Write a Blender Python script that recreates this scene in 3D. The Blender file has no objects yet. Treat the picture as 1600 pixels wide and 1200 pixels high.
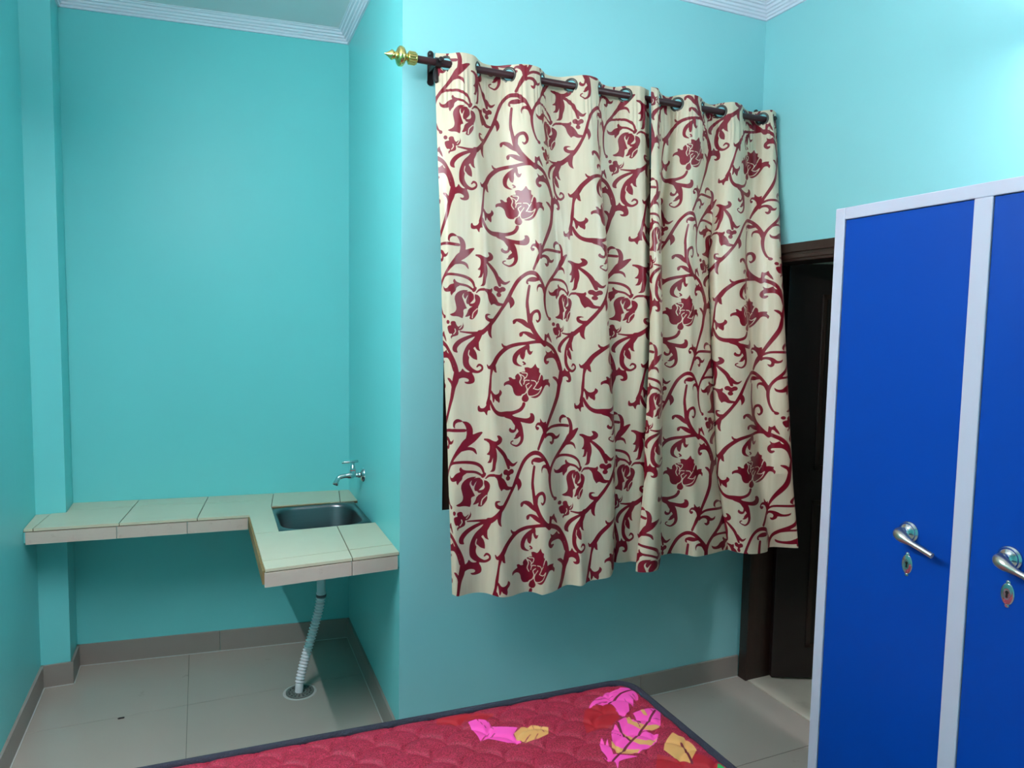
import bpy, bmesh, math, random
import numpy as np
from mathutils import Vector, Matrix

# ------------------------------------------------------------------ camera, world, exposure
scene = bpy.context.scene
col = scene.collection
cam_data = bpy.data.cameras.new('camera')
cam_data.sensor_fit = 'HORIZONTAL'
cam_data.sensor_width = 36.0
cam_data.lens = 36.0 * 1110.0 / 1600.0
cam_data.clip_start = 0.02
cam = bpy.data.objects.new('camera', cam_data)
col.objects.link(cam)
_f = Vector((0.40170802, 0.91252349, -0.07701656))
_r = Vector((0.91564553, -0.40160572, 0.01749627))
_u = Vector((0.01496453, 0.07754826, 0.99687629))
cam.matrix_world = Matrix(((_r.x, _u.x, -_f.x, 0.0), (_r.y, _u.y, -_f.y, 0.0), (_r.z, _u.z, -_f.z, 1.62), (0, 0, 0, 1)))
scene.camera = cam

world = bpy.data.worlds.new('world')
scene.world = world
world.use_nodes = True
world.node_tree.nodes['Background'].inputs[0].default_value = (0.01, 0.012, 0.016, 1)
world.node_tree.nodes['Background'].inputs[1].default_value = 0.3

vs = scene.view_settings
vs.view_transform = 'Standard'
vs.look = 'None'
vs.exposure = 0.0
vs.gamma = 1.0
vs.use_curve_mapping = False

TUBE_LEFT = 330.0       # radiance of the two fluorescent tubes that light the room
TUBE_RIGHT = 185.0
TUBE_PASSAGE = 30.0
TUBE_COLOUR = (1.0, 0.96, 1.02)

# ------------------------------------------------------------------ helpers
def lin(r, g, b):
    def c(v):
        v /= 255.0
        return v / 12.92 if v <= 0.04045 else ((v + 0.055) / 1.055) ** 2.4
    return (c(r), c(g), c(b), 1.0)

def new_mat(name):
    m = bpy.data.materials.new(name)
    m.use_nodes = True
    nt = m.node_tree
    return m, nt, nt.nodes['Principled BSDF']

def mat(name, rgb, rough=0.5, metal=0.0, spec=0.5, vary=0.0, scale=6.0, bump=0.0, bump_scale=60.0, dark=None, dark_scale=3.0, dark_lo=0.58, dark_hi=0.8, stretch=None):
    m, nt, b = new_mat(name)
    N, L = nt.nodes, nt.links
    b.inputs['Roughness'].default_value = rough
    b.inputs['Metallic'].default_value = metal
    b.inputs['Specular IOR Level'].default_value = spec
    c = lin(*rgb)
    tc = N.new('ShaderNodeTexCoord')
    mp = N.new('ShaderNodeMapping')
    L.new(tc.outputs['Object'], mp.inputs['Vector'])
    if stretch:
        mp.inputs['Scale'].default_value = stretch
    no = N.new('ShaderNodeTexNoise')
    no.inputs['Scale'].default_value = scale
    no.inputs['Detail'].default_value = 5.0
    L.new(mp.outputs['Vector'], no.inputs['Vector'])
    mx = N.new('ShaderNodeMix'); mx.data_type = 'RGBA'
    mx.inputs[6].default_value = tuple(max(0, v * (1 - vary)) for v in c[:3]) + (1,)
    mx.inputs[7].default_value = tuple(min(1, v * (1 + vary)) for v in c[:3]) + (1,)
    L.new(no.outputs['Fac'], mx.inputs[0])
    out = mx.outputs[2]
    if dark:
        n2 = N.new('ShaderNodeTexNoise')
        n2.inputs['Scale'].default_value = dark_scale
        n2.inputs['Detail'].default_value = 8.0
        n2.inputs['Roughness'].default_value = 0.65
        L.new(mp.outputs['Vector'], n2.inputs['Vector'])
        mr = N.new('ShaderNodeMapRange')
        mr.inputs[1].default_value = dark_lo; mr.inputs[2].default_value = dark_hi
        L.new(n2.outputs['Fac'], mr.inputs[0])
        m2 = N.new('ShaderNodeMix'); m2.data_type = 'RGBA'
        L.new(mr.outputs[0], m2.inputs[0])
        L.new(out, m2.inputs[6])
        m2.inputs[7].default_value = lin(*dark)
        out = m2.outputs[2]
    L.new(out, b.inputs['Base Color'])
    if bump:
        n3 = N.new('ShaderNodeTexNoise')
        n3.inputs['Scale'].default_value = bump_scale
        n3.inputs['Detail'].default_value = 4.0
        L.new(mp.outputs['Vector'], n3.inputs['Vector'])
        bp = N.new('ShaderNodeBump')
        bp.inputs['Strength'].default_value = bump
        bp.inputs['Distance'].default_value = 0.01
        L.new(n3.outputs['Fac'], bp.inputs['Height'])
        L.new(bp.outputs['Normal'], b.inputs['Normal'])
    return m

def emit_mat(name, rgb, strength):
    m = bpy.data.materials.new(name)
    m.use_nodes = True
    nt = m.node_tree
    nt.nodes.clear()
    e = nt.nodes.new('ShaderNodeEmission')
    e.inputs[0].default_value = (*rgb, 1)
    e.inputs[1].default_value = strength
    o = nt.nodes.new('ShaderNodeOutputMaterial')
    nt.links.new(e.outputs[0], o.inputs[0])
    return m

class MB:
    """collects shapes; build() links them as one mesh object"""
    def __init__(self):
        self.v = []; self.f = []; self.s = []
    def add(self, verts, faces, smooth=False):
        o = len(self.v)
        self.v += [tuple(p) for p in verts]
        self.f += [tuple(i + o for i in f) for f in faces]
        self.s += [smooth] * len(faces)
        return self
    def box(self, x0, x1, y0, y1, z0, z1):
        v = [(x0, y0, z0), (x1, y0, z0), (x1, y1, z0), (x0, y1, z0), (x0, y0, z1), (x1, y0, z1), (x1, y1, z1), (x0, y1, z1)]
        return self.add(v, [(3, 2, 1, 0), (4, 5, 6, 7), (0, 1, 5, 4), (1, 2, 6, 5), (2, 3, 7, 6), (3, 0, 4, 7)])
    def prism(self, poly, z0, z1):
        a = sum(poly[i][0] * poly[(i + 1) % len(poly)][1] - poly[(i + 1) % len(poly)][0] * poly[i][1] for i in range(len(poly)))
        if a < 0: poly = poly[::-1]
        n = len(poly)
        v = [(x, y, z0) for x, y in poly] + [(x, y, z1) for x, y in poly]
        f = [tuple(range(n))[::-1], tuple(range(n, 2 * n))] + [(i, (i + 1) % n, n + (i + 1) % n, n + i) for i in range(n)]
        return self.add(v, f)
    def loft(self, rings, closed=True, cap0=True, cap1=True, smooth=True):
        n = len(rings[0]); v = [p for r in rings for p in r]; f = []
        for k in range(len(rings) - 1):
            for i in range(n if closed else n - 1):
                j = (i + 1) % n
                f.append((k * n + i, k * n + j, (k + 1) * n + j, (k + 1) * n + i))
        self.add(v, f, smooth)
        if cap0: self.add(rings[0], [tuple(range(n))[::-1]])
        if cap1: self.add(rings[-1], [tuple(range(n))])
        return self
    def tube(self, path, radii, n=16, cap=True):
        path = [Vector(p) for p in path]
        if not hasattr(radii, '__len__'): radii = [radii] * len(path)
        rings = []; up = None
        for i, p in enumerate(path):
            t = (path[min(i + 1, len(path) - 1)] - path[max(i - 1, 0)]).normalized()
            if up is None:
                up = Vector((0, 0, 1)) if abs(t.z) < 0.9 else Vector((1, 0, 0))
            b = t.cross(up).normalized(); up = b.cross(t).normalized()
            rings.append([p + radii[i] * (math.cos(2 * math.pi * k / n) * b + math.sin(2 * math.pi * k / n) * up) for k in range(n)])
        return self.loft([[tuple(q) for q in r] for r in rings], cap0=cap, cap1=cap)
    def lathe(self, base, axis, prof, n=24):
        """prof: (distance along axis, radius)"""
        a = Vector(axis).normalized(); base = Vector(base)
        return self.tube_rings([(base + a * d, r) for d, r in prof], a, n)
    def tube_rings(self, pts, a, n):
        up = Vector((0, 0, 1)) if abs(a.z) < 0.9 else Vector((1, 0, 0))
        b = a.cross(up).normalized(); u = b.cross(a).normalized()
        rings = [[tuple(p + max(r, 1e-5) * (math.cos(2 * math.pi * k / n) * b + math.sin(2 * math.pi * k / n) * u)) for k in range(n)] for p, r in pts]
        return self.loft(rings)
    def build(self, name, material, parent=None, bevel=0.0):
        me = bpy.data.meshes.new(name)
        me.from_pydata(self.v, [], self.f)
        me.polygons.foreach_set('use_smooth', self.s)
        me.materials.append(material)
        me.update()
        bm = bmesh.new(); bm.from_mesh(me)
        bmesh.ops.recalc_face_normals(bm, faces=bm.faces)
        bm.to_mesh(me); bm.free()
        o = bpy.data.objects.new(name, me)
        col.objects.link(o)
        if parent: o.parent = parent
        if bevel:
            md = o.modifiers.new('bevel', 'BEVEL'); md.width = bevel; md.segments = 2; md.limit_method = 'ANGLE'
        return o

def thing(name, label, cat, group=None, loc=(0, 0, 0)):
    o = bpy.data.objects.new(name, None)
    o.empty_display_size = 0.1
    col.objects.link(o)
    o.location = loc
    tag(o, label, cat, group)
    return o

def tag(o, label, cat, group=None):
    o['label'] = label; o['category'] = cat
    if group: o['group'] = group
    return o

def struct(o, label=None):
    o['kind'] = 'structure'
    if label: o['label'] = label
    return o

def inset(poly, d):
    n = len(poly)
    a = sum(poly[i][0] * poly[(i + 1) % n][1] - poly[(i + 1) % n][0] * poly[i][1] for i in range(n))
    if a < 0: poly = poly[::-1]
    out = []
    for i in range(n):
        p0, p1, p2 = (Vector(poly[i - 1]), Vector(poly[i]), Vector(poly[(i + 1) % n]))
        d1 = (p1 - p0).normalized(); d2 = (p2 - p1).normalized()
        n1 = Vector((-d1.y, d1.x)); n2 = Vector((-d2.y, d2.x))
        m = n1 + n2
        k = d / max(0.3, 1 + n1.dot(n2))
        out.append(tuple(p1 + m * k))
    return out

# ------------------------------------------------------------------ measured layout (metres)
XL, XR, YW, YCF, XC = -0.664, 2.322, 2.5457, 3.603, -0.5504
ZC, ZB, ZTOP = 2.998, 0.102, 3.05
YFRONT = -1.3
def yb(x): return 3.7841 - 0.11704 * (x + 0.5504)            # back wall of the alcove runs slightly askew
def xs(y): return 0.6737 + 0.01904 * (y - 2.5457)            # side wall of the alcove
XS0, XS1 = xs(YW), 0.6945
YB1 = yb(0.6945)

# ------------------------------------------------------------------ materials
M = {}
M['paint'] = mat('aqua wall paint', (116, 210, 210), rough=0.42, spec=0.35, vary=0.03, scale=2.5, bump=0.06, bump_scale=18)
M['pale_aqua'] = mat('paler sky aqua wall paint', (147, 212, 215), rough=0.42, spec=0.35, vary=0.03, scale=2.5, bump=0.06, bump_scale=18)  # paler, less saturated aqua tone used on the window and right walls
M['ceiling'] = mat('white ceiling paint', (226, 226, 228), rough=0.7, vary=0.02)
M['cornice'] = mat('white plaster cornice', (222, 226, 236), rough=0.6, vary=0.02)
M['tile'] = mat('grey floor tile', (174, 163, 152), rough=0.22, spec=0.5, vary=0.03, scale=5, dark=(120, 116, 110), dark_scale=9, dark_lo=0.66, dark_hi=0.85)
M['skirting'] = mat('taupe skirting tile', (150, 139, 131), rough=0.35, vary=0.04, scale=12)
M['grout'] = mat('dark tile grout', (112, 108, 100), rough=0.9)
M['white_grout'] = mat('pale cement line', (190, 190, 184), rough=0.9)
M['counter_tile'] = mat('cream glazed tile', (204, 196, 170), rough=0.3, vary=0.04, scale=14, dark=(176, 168, 140), dark_scale=7, dark_lo=0.62, dark_hi=0.9)
M['edge_tile'] = mat('pinkish edge tile', (198, 180, 166), rough=0.4, vary=0.07, scale=20, dark=(150, 118, 98), dark_scale=26, dark_lo=0.6, dark_hi=0.9)
M['counter_grout'] = mat('brown tile grout', (96, 82, 58), rough=0.95, vary=0.3, scale=40)
M['yellow_grout'] = mat('yellowed adhesive', (136, 114, 74), rough=0.9, vary=0.3, scale=50, dark=(80, 60, 40), dark_scale=40)
M['steel'] = mat('brushed stainless steel', (118, 116, 118), rough=0.3, metal=1.0, vary=0.1, scale=8, stretch=(1, 1, 12), dark=(120, 92, 70), dark_scale=5, dark_lo=0.62, dark_hi=0.85)
M['chrome'] = mat('chrome', (205, 208, 208), rough=0.12, metal=1.0, vary=0.03)
M['satin_chrome'] = mat('satin nickel', (196, 190, 178), rough=0.3, metal=1.0, vary=0.05, scale=30)
M['grate'] = mat('dull drain metal', (132, 134, 128), rough=0.45, metal=0.4, vary=0.15, scale=40)
M['pvc'] = mat('white plastic pipe', (238, 236, 238), rough=0.4, vary=0.03)
M['black'] = mat('black', (12, 12, 12), rough=0.6)
M['red'] = mat('red plastic', (190, 60, 50), rough=0.4)
M['wood'] = mat('dark brown wood', (46, 28, 21), rough=0.35, spec=0.5, vary=0.35, scale=4, stretch=(14, 14, 1.0), bump=0.08, bump_scale=8)
M['door_wood'] = mat('dark brown door skin', (32, 21, 18), rough=0.42, spec=0.5, vary=0.3, scale=4, stretch=(16, 16, 1.0))
M['gold'] = mat('polished brass', (228, 204, 128), rough=0.16, metal=1.0, vary=0.05)
M['rod'] = mat('dark maroon lacquered metal', (56, 26, 29), rough=0.35, spec=0.3, vary=0.1)
M['iron'] = mat('dark bracket metal', (34, 24, 26), rough=0.35, metal=0.3, vary=0.1)
M['eyelet'] = mat('gunmetal eyelet', (70, 66, 62), rough=0.3, metal=0.8)
M['blue'] = mat('royal blue enamel', (0, 63, 157), rough=0.45, spec=0.16, vary=0.03, scale=2, bump=0.02, bump_scale=160)
M['locker_white'] = mat('pale lavender enamel', (206, 200, 216), rough=0.4, vary=0.015)
M['navy'] = mat('navy edge tape', (44, 44, 58), rough=0.8, vary=0.25, scale=120, bump=0.5, bump_scale=300)
M['border'] = mat('maroon mattress border', (124, 30, 52), rough=0.75, vary=0.2, scale=60)
M['bed_steel'] = mat('grey painted steel', (84, 86, 90), rough=0.5)
M['glass'] = mat('dark window glass', (14, 16, 18), rough=0.08, spec=0.6)
M['marble'] = mat('beige threshold marble', (206, 194, 176), rough=0.3, vary=0.05, scale=9, dark=(170, 156, 138), dark_scale=6)
M['passage'] = mat('pale passage wall', (196, 214, 200), rough=0.6, vary=0.02)
M['batten'] = mat('white lamp batten', (228, 230, 232), rough=0.4)

# ------------------------------------------------------------------ room shell
def wall(name, label, mb, paint='paint'):
    return struct(mb.build(name, M[paint]), label)
TH = 0.12
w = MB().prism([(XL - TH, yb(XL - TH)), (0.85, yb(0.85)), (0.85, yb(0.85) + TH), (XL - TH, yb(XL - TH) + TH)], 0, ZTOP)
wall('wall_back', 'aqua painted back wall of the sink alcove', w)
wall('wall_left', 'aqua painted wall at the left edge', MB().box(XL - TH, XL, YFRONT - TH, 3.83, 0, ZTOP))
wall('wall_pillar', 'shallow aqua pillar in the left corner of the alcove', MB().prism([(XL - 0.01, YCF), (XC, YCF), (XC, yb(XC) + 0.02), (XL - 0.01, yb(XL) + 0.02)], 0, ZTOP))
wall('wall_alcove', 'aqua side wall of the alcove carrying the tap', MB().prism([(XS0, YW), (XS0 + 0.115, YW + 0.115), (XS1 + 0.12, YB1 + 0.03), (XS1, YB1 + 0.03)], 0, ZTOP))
# wall with the curtained window: pieces round the opening
WX0, WX1, WZ0, WZ1 = 0.838, 2.10, 0.923, 2.30
WT = YW + 0.16
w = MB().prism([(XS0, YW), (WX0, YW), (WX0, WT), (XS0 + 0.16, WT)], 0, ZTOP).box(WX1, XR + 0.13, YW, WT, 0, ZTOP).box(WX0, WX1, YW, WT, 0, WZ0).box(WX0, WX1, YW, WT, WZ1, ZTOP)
wall('wall_window', 'pale aqua wall behind the patterned curtains', w, 'pale_aqua')
# right wall with the doorway
DY0, DY1, DZ = 1.62, 2.532, 2.003
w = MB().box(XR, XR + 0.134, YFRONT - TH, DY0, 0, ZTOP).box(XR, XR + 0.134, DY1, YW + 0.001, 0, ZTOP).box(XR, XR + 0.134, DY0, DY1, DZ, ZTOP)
wall('wall_right', 'pale aqua wall above the door and the blue locker', w, 'pale_aqua')
wall('wall_front', 'aqua wall on the side of the viewer', MB().box(XL - TH, XR + 0.134, YFRONT - TH, YFRONT, 0, ZTOP))
struct(MB().box(XL - TH, XR + 0.134, YFRONT - TH, 4.0, ZTOP, ZTOP + 0.1).build('ceiling', M['ceiling']), 'pale ceiling')

# ---- floor: each tile its own piece over a grout bed
floor = struct(MB().box(XL - TH, XR + 0.002, YFRONT - TH, 3.95, -0.08, -0.0035).build('floor', M['grout']), 'glossy grey tiled floor')
TX, TY, G = 1.22, 0.615, 0.0011
xj = [-0.07 + TX * k for k in range(-1, 4)]
yj = [3.21 + TY * k for k in range(-8, 3)]
for i in range(len(xj) - 1):
    for j in range(len(yj) - 1):
        x0, x1 = max(xj[i], XL), min(xj[i + 1], XR)
        y0, y1 = max(yj[j], YFRONT), min(yj[j + 1], 3.79)
        if x1 - x0 < 0.02 or y1 - y0 < 0.02: continue
        MB().box(x0 + G, x1 - G, y0 + G, y1 - G, -0.012, 0.0).build('floor_tile', M['tile'], floor)

# ---- skirting
BT = 0.011
def skirt(name, label, a, b, nrm, pieces=1):
    a, b, nrm = Vector(a), Vector(b), Vector(nrm).normalized()
    root = struct(thing(name, label, 'skirting'), label); del root['category']
    for k in range(pieces):
        p = a.lerp(b, k / pieces); q = a.lerp(b, (k + 1) / pieces)
        e = (q - p).normalized() * 0.0008
        p, q = p + e, q - e
        MB().prism([tuple(p), tuple(q), tuple(q + nrm * BT), tuple(p + nrm * BT)], 0.0005, ZB).build('skirting_tile', M['skirting'], root, 0.001)
    MB().prism([tuple(a + nrm * BT), tuple(b + nrm * BT), tuple(b + nrm * (BT + 0.004)), tuple(a + nrm * (BT + 0.004))], 0.0002, 0.003).build('grout_line', M['white_grout'], root)
nb = Vector((-0.11704, -1)).normalized()
skirt('baseboard_back', 'taupe skirting along the alcove back wall', (XC, yb(XC)), (XS1, YB1), nb, 2)
skirt('baseboard_left', 'taupe skirting along the left wall', (XL, YFRONT), (XL, YCF), (1, 0), 8)
skirt('baseboard_pillar', 'short taupe skirting across the corner pillar', (XL, YCF), (XC + BT, YCF), (0, -1))
skirt('baseboard_pillar_return', 'skirting on the inner face of the pillar', (XC, YCF - BT), (XC, yb(XC)), (1, 0))
skirt('baseboard_alcove', 'taupe skirting under the tap wall', (XS0, YW - BT), (XS1, YB1), (-1, 0.019), 2)
skirt('baseboard_window', 'taupe skirting under the curtained window', (XS0 - BT, YW), (XR - 0.012, YW), (0, -1), 3)
skirt('baseboard_right', 'taupe skirting behind the blue locker', (XR, YFRONT), (XR, DY0 - 0.02), (-1, 0), 4)

# ---- cornice: stepped plaster moulding swept along the ceiling line
prof = [(0.0, ZC), (0.010, ZC), (0.010, ZC + 0.010), (0.017, ZC + 0.012), (0.019, ZC + 0.020), (0.027, ZC + 0.022), (0.029, ZC + 0.030), (0.038, ZC + 0.032), (0.041, ZC + 0.041), (0.050, ZC + 0.043), (0.052, ZC + 0.048), (0.058, ZC + 0.0495), (0.058, ZTOP + 0.002), (0.0, ZTOP + 0.002)]
def cornice(name, label, pts):
    pts = [Vector(p) for p in pts]
    rings = []
    for i, p in enumerate(pts):
        dirs = []
        if i > 0: dirs.append((pts[i] - pts[i - 1]).normalized())
        if i < len(pts) - 1: dirs.append((pts[i + 1] - pts[i]).normalized())
        ns = [Vector((d.y, -d.x)) for d in dirs]
        if len(ns) == 1: off = ns[0]
        else: off = (ns[0] + ns[1]) / (1 + ns[0].dot(ns[1]))
        rings.append([(p.x + off.x * o, p.y + off.y * o, z) for o, z in prof])
    struct(MB().loft(rings, smooth=False).build(name, M['cornice']), label)
cornice('trim_1', 'white stepped cornice round the room', [(XC, yb(XC)), (XS1, YB1), (XS0, YW), (XR, YW), (XR, YFRONT)])
cornice('trim_2', 'white stepped cornice on the left wall', [(XL, YFRONT), (XL, YCF), (XC, YCF), (XC, yb(XC))])

# ---- window behind the curtain
win = struct(thing('window_1', 'dark framed window mostly hidden by curtains', 'window'), 'dark framed window mostly hidden by curtains'); del win['category']
f0, f1 = YW + 0.012, YW + 0.09
for a in [(WX0, WX0 + 0.05, WZ0, WZ1), (WX1 - 0.05, WX1, WZ0, WZ1), (WX0 + 0.05, WX1 - 0.05, WZ0, WZ0 + 0.05), (WX0 + 0.05, WX1 - 0.05, WZ1 - 0.05, WZ1), (1.44, 1.50, WZ0 + 0.05, WZ1 - 0.05)]:
    MB().box(a[0], a[1], f0, f1, a[2], a[3]).build('window_frame', M['wood'], win)
for a in [(WX0 + 0.05, 1.44), (1.50, WX1 - 0.05)]:
    MB().box(a[0], a[1], YW + 0.045, YW + 0.052, WZ0 + 0.05, WZ1 - 0.05).build('pane', M['glass'], win)
MB().box(WX0 - 0.1, WX1 + 0.1, WT + 0.002, WT + 0.02, WZ0 - 0.1, WZ1 + 0.1).build('outer_shutter', M['black'], win)

# ---- door
door = struct(thing('door_1', 'dark brown panelled door standing ajar', 'door'), 'dark brown panelled door standing ajar behind the blue locker'); del door['category']
fx0, fx1 = XR - 0.014, XR + 0.132
MB().box(fx0, fx1, DY1 - 0.052, DY1, 0.0, DZ - 0.002).build('door_jamb', M['wood'], door, 0.004)
MB().box(fx0, fx1, DY0, DY0 + 0.052, 0.0, DZ - 0.002).build('door_jamb', M['wood'], door, 0.004)
hd = MB().box(fx0, fx1, DY0 + 0.052, DY1 - 0.052, 1.927, DZ - 0.002).box(fx0 - 0.010, fx0, DY0, DY1, 1.965, DZ)
hd.box(fx0 - 0.006, fx0, DY0 + 0.03, DY1 - 0.03, 1.938, 1.955).build('door_head', M['wood'], door, 0.003)
hinge = Vector((2.452, 2.440, 0)); dx = Vector((0.913, -0.408, 0)); dn = Vector((0.408, 0.913, 0))
def leafbox(u0, u1, t0, t1, z0, z1, mb=None):
    mb = mb or MB()
    p = [hinge + dx * u0 + dn * t0, hinge + dx * u1 + dn * t0, hinge + dx * u1 + dn * t1, hinge + dx * u0 + dn * t1]
    return mb.prism([(q.x, q.y) for q in p], z0, z1)
leaf = leafbox(-0.022, 0.80, 0.0, 0.035, 0.012, 1.936).build('door_leaf', M['door_wood'], door, 0.003)
for z0, z1 in ((0.16, 0.86), (1.0, 1.80)):
    m = MB()
    for (u0, u1, a, b) in ((0.13, 0.67, z1 - 0.022, z1), (0.13, 0.67, z0, z0 + 0.022), (0.13, 0.152, z0, z1), (0.648, 0.67, z0, z1)):
        leafbox(u0, u1, -0.008, 0.001, a, b, m)
    m.build('panel_moulding', M['wood'], leaf, 0.003)
    leafbox(0.20, 0.60, -0.006, 0.001, z0 + 0.07, z1 - 0.07).build('raised_panel', M['door_wood'], leaf, 0.005)
for z in (0.35, 1.0, 1.62):
    MB().lathe((2.447, 2.450, z - 0.05), (0, 0, 1), [(0, 0.007), (0.1, 0.007)], 10).build('hinge', M['satin_chrome'], door)
# passage beyond the doorway
px0 = XR + 0.134
struct(MB().box(XR + 0.0005, px0 + 0.02, DY0 + 0.0, DY1, -0.05, 0.004).build('threshold', M['marble']), 'beige stone threshold strip under the door')
struct(MB().box(px0 + 0.02, 4.2, 0.4, 4.6, -0.08, 0.0).build('floor_passage', M['marble']), 'pale floor of the passage beyond the door')
pw = MB().box(4.2, 4.3, 0.4, 4.6, 0, 3.0).box(px0, 4.3, 0.3, 0.4, 0, 3.0).box(px0, 4.3, 4.6, 4.7, 0, 3.0).box(px0, 4.3, 0.3, 4.7, 3.0, 3.1)
struct(pw.build('wall_passage', M['passage']), 'pale green walls of the passage beyond the door')

# ------------------------------------------------------------------ lamps: three fluorescent tubes
def tube_light(label, base, nrm, y0, y1, strength, name):
    """batten screwed to a wall at x=base, z; tube runs along y"""
    x, z = base
    t = thing('tube_light', label, 'lamp', None, (x, (y0 + y1) / 2, z))
    t0 = Vector(t.location)
    def b(m, nm, mt):
        m.v = [(p[0] - t0.x, p[1] - t0.y, p[2] - t0.z) for p in m.v]
        return m.build(nm, mt, t)
    n = nrm
    xs_ = sorted((x, x + n * 0.040))
    b(MB().box(xs_[0], xs_[1], y0 - 0.03, y1 + 0.03, z - 0.02, z + 0.02), 'batten', M['batten'])
    for yy in (y0 - 0.02, y1 - 0.005):
        xe = sorted((x, x + n * 0.100))
        b(MB().box(xe[0], xe[1], yy, yy + 0.025, z - 0.022, z + 0.022), 'lamp_holder', M['batten'])
    b(MB().lathe((x + n * 0.078, y0, z), (0, 1, 0), [(0, 0.0135), (y1 - y0, 0.0135)], 16), 'glass_tube', emit_mat('glowing tube ' + name, TUBE_COLOUR, strength))
tube_light('white tube light high on the left wall', (XL, 2.585), 1, 0.90, 2.10, TUBE_LEFT, 'left')
tube_light('white tube light high on the right wall above the locker', (XR, 2.565), -1, 0.10, 1.30, TUBE_RIGHT, 'right')
tube_light('white tube light in the passage beyond the door', (4.2, 2.5), -1, 2.0, 3.2, TUBE_PASSAGE, 'passage')

# ------------------------------------------------------------------ kitchen counter
CT = 0.78
def yf(x): return 3.361 - 0.0868 * (x + 0.664)
def yfr(x): return 2.524 + 0.052 * (x - 0.196)
jA = lambda y: -0.323 + (y - 3.309) * 0.1106
jB = lambda y: -0.024 + (y - 3.285) * 0.1208
jC = lambda y: 0.295 + (y - 3.429) * 0.128
jH = lambda y: -0.628 + (y - 3.38) * 0.092
jE = lambda y: 0.616 + (y - 3.462) * 0.15
jF = lambda y: 0.517 + (y - 2.95) * 0.0475
jD = lambda x: 3.649 - 0.124 * (x + 0.523)
jG = lambda x: 2.618 + 0.0716 * (x - 0.191)
counter = thing('kitchen_counter', 'L-shaped cream tiled counter slab built into the alcove', 'counter', None, (0, 3.3, 0.0))
counter.location = (0, 0, 0)
SX0, SX1, SY0, SY1 = 0.282, 0.672, 2.982, 3.402          # sink cut-out
slab = MB()
slab.prism([(XL, 3.367), (SX0, yf(SX0) + 0.006), (SX0, yb(SX0)), (XC, yb(XC)), (XC, YCF), (XL, YCF)], 0.722, 0.766)
slab.prism([(SX0, SY1), (xs(SY1), SY1), (XS1, YB1), (SX0, yb(SX0))], 0.722, 0.766)
slab.prism([(0.198, yfr(0.198) + 0.006), (xs(2.57), yfr(0.674) + 0.006), (xs(SY0), SY0), (0.198, SY0)], 0.722, 0.766)
slab.prism([(0.198, SY0), (SX0, SY0), (SX0, yf(SX0) + 0.006), (0.196, yf(0.196) + 0.006)], 0.722, 0.766)
slab.build('slab', M['paint'], counter)
gb = MB()
gb.prism([(XL, 3.366), (SX0, yf(SX0) + 0.005), (SX0, yb(SX0)), (XC, yb(XC)), (XC, YCF), (XL, YCF)], 0.766, 0.7755)
gb.prism([(SX0, SY1), (xs(SY1), SY1), (XS1, YB1), (SX0, yb(SX0))], 0.766, 0.7755)
gb.prism([(0.197, yfr(0.198) + 0.005), (xs(2.57), yfr(0.674) + 0.005), (xs(SY0), SY0), (0.197, SY0)], 0.766, 0.7755)
gb.prism([(0.197, SY0), (SX0, SY0), (SX0, yf(SX0) + 0.005), (0.194, yf(0.194) + 0.005)], 0.766, 0.7755)
gb.build('grout_bed', M['counter_grout'], counter)
def P(fn, y): return (fn(y), y)
yA0, yB0 = yf(-0.32), yf(-0.03)
def onD(fn):
    y = 3.6
    for _ in range(6): y = jD(fn(y))
    return (fn(y), y)
def onB(fn):
    y = 3.7
    for _ in range(6): y = yb(fn(y))
    return (fn(y), y)
W1 = 0.0025
tiles = [
    [(XL, yf(XL)), P(jH, yf(-0.63)), P(jH, YCF), (XL, YCF)],
    [P(jH, yf(-0.63)), P(jA, yA0), onD(jA), (XC, jD(XC)), (XC, YCF), P(jH, YCF)],
    [P(jA, yA0), P(jB, yB0), onD(jB), onD(jA)],
    [P(jB, yB0), (0.188, yf(0.188)), (0.190, SY0), (SX0 + 0.004, SY0), (SX0 + 0.012, SY1), P(jC, SY1 + 0.012), onD(jC), onD(jB)],
    [(XC, jD(XC)), onD(jA), onB(jA), (XC, yb(XC))],
    [onD(jA), onD(jB), onB(jB), onB(jA)],
    [onD(jB), onD(jC), onB(jC), onB(jB)],
    [P(jC, SY1 + 0.012), P(jE, SY1), onB(jE), onB(jC)],
    [P(jE, SY1), (xs(SY1), SY1), (XS1, YB1), onB(jE)],
    [(0.190, SY0), P(jF, SY0), P(jF, jG(0.5)), (0.192, jG(0.192))],
    [P(jF, SY0), (xs(SY0), SY0), (xs(2.65), jG(0.676)), P(jF, jG(0.5))],
    [(0.192, jG(0.192)), P(jF, jG(0.5)), P(jF, yfr(0.5)), (0.194, yfr(0.194))],
    [P(jF, jG(0.5)), (xs(2.65), jG(0.676)), (xs(2.56), yfr(0.674)), P(jF, yfr(0.5))],
]
for k, t in enumerate(tiles):
    MB().prism(inset(t, 0.0019), 0.7695, CT + (0.0006 if k % 3 == 1 else 0.0)).build('top_tile', M['counter_tile'], counter)
def edge(a, b, z0=0.716, z1=0.7745, th=0.009, inn=0.0012):
    a, b = Vector(a), Vector(b); d = (b - a).normalized(); n = Vector((d.y, -d.x))
    a, b = a + d * inn, b - d * inn
    MB().prism([tuple(a), tuple(b), tuple(b - n * th), tuple(a - n * th)], z0, z1).build('edge_tile', M['edge_tile'], counter)
edge((XL + 0.006, yf(XL) - 0.002), (-0.33, yf(-0.33) - 0.002), z1=0.7658)
edge((-0.33, yf(-0.33) - 0.002), (-0.061, yf(-0.061) - 0.002), z1=0.7658)
edge((-0.061, yf(-0.061) - 0.002), (0.184, yf(0.184) - 0.002), z1=0.7658)
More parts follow.
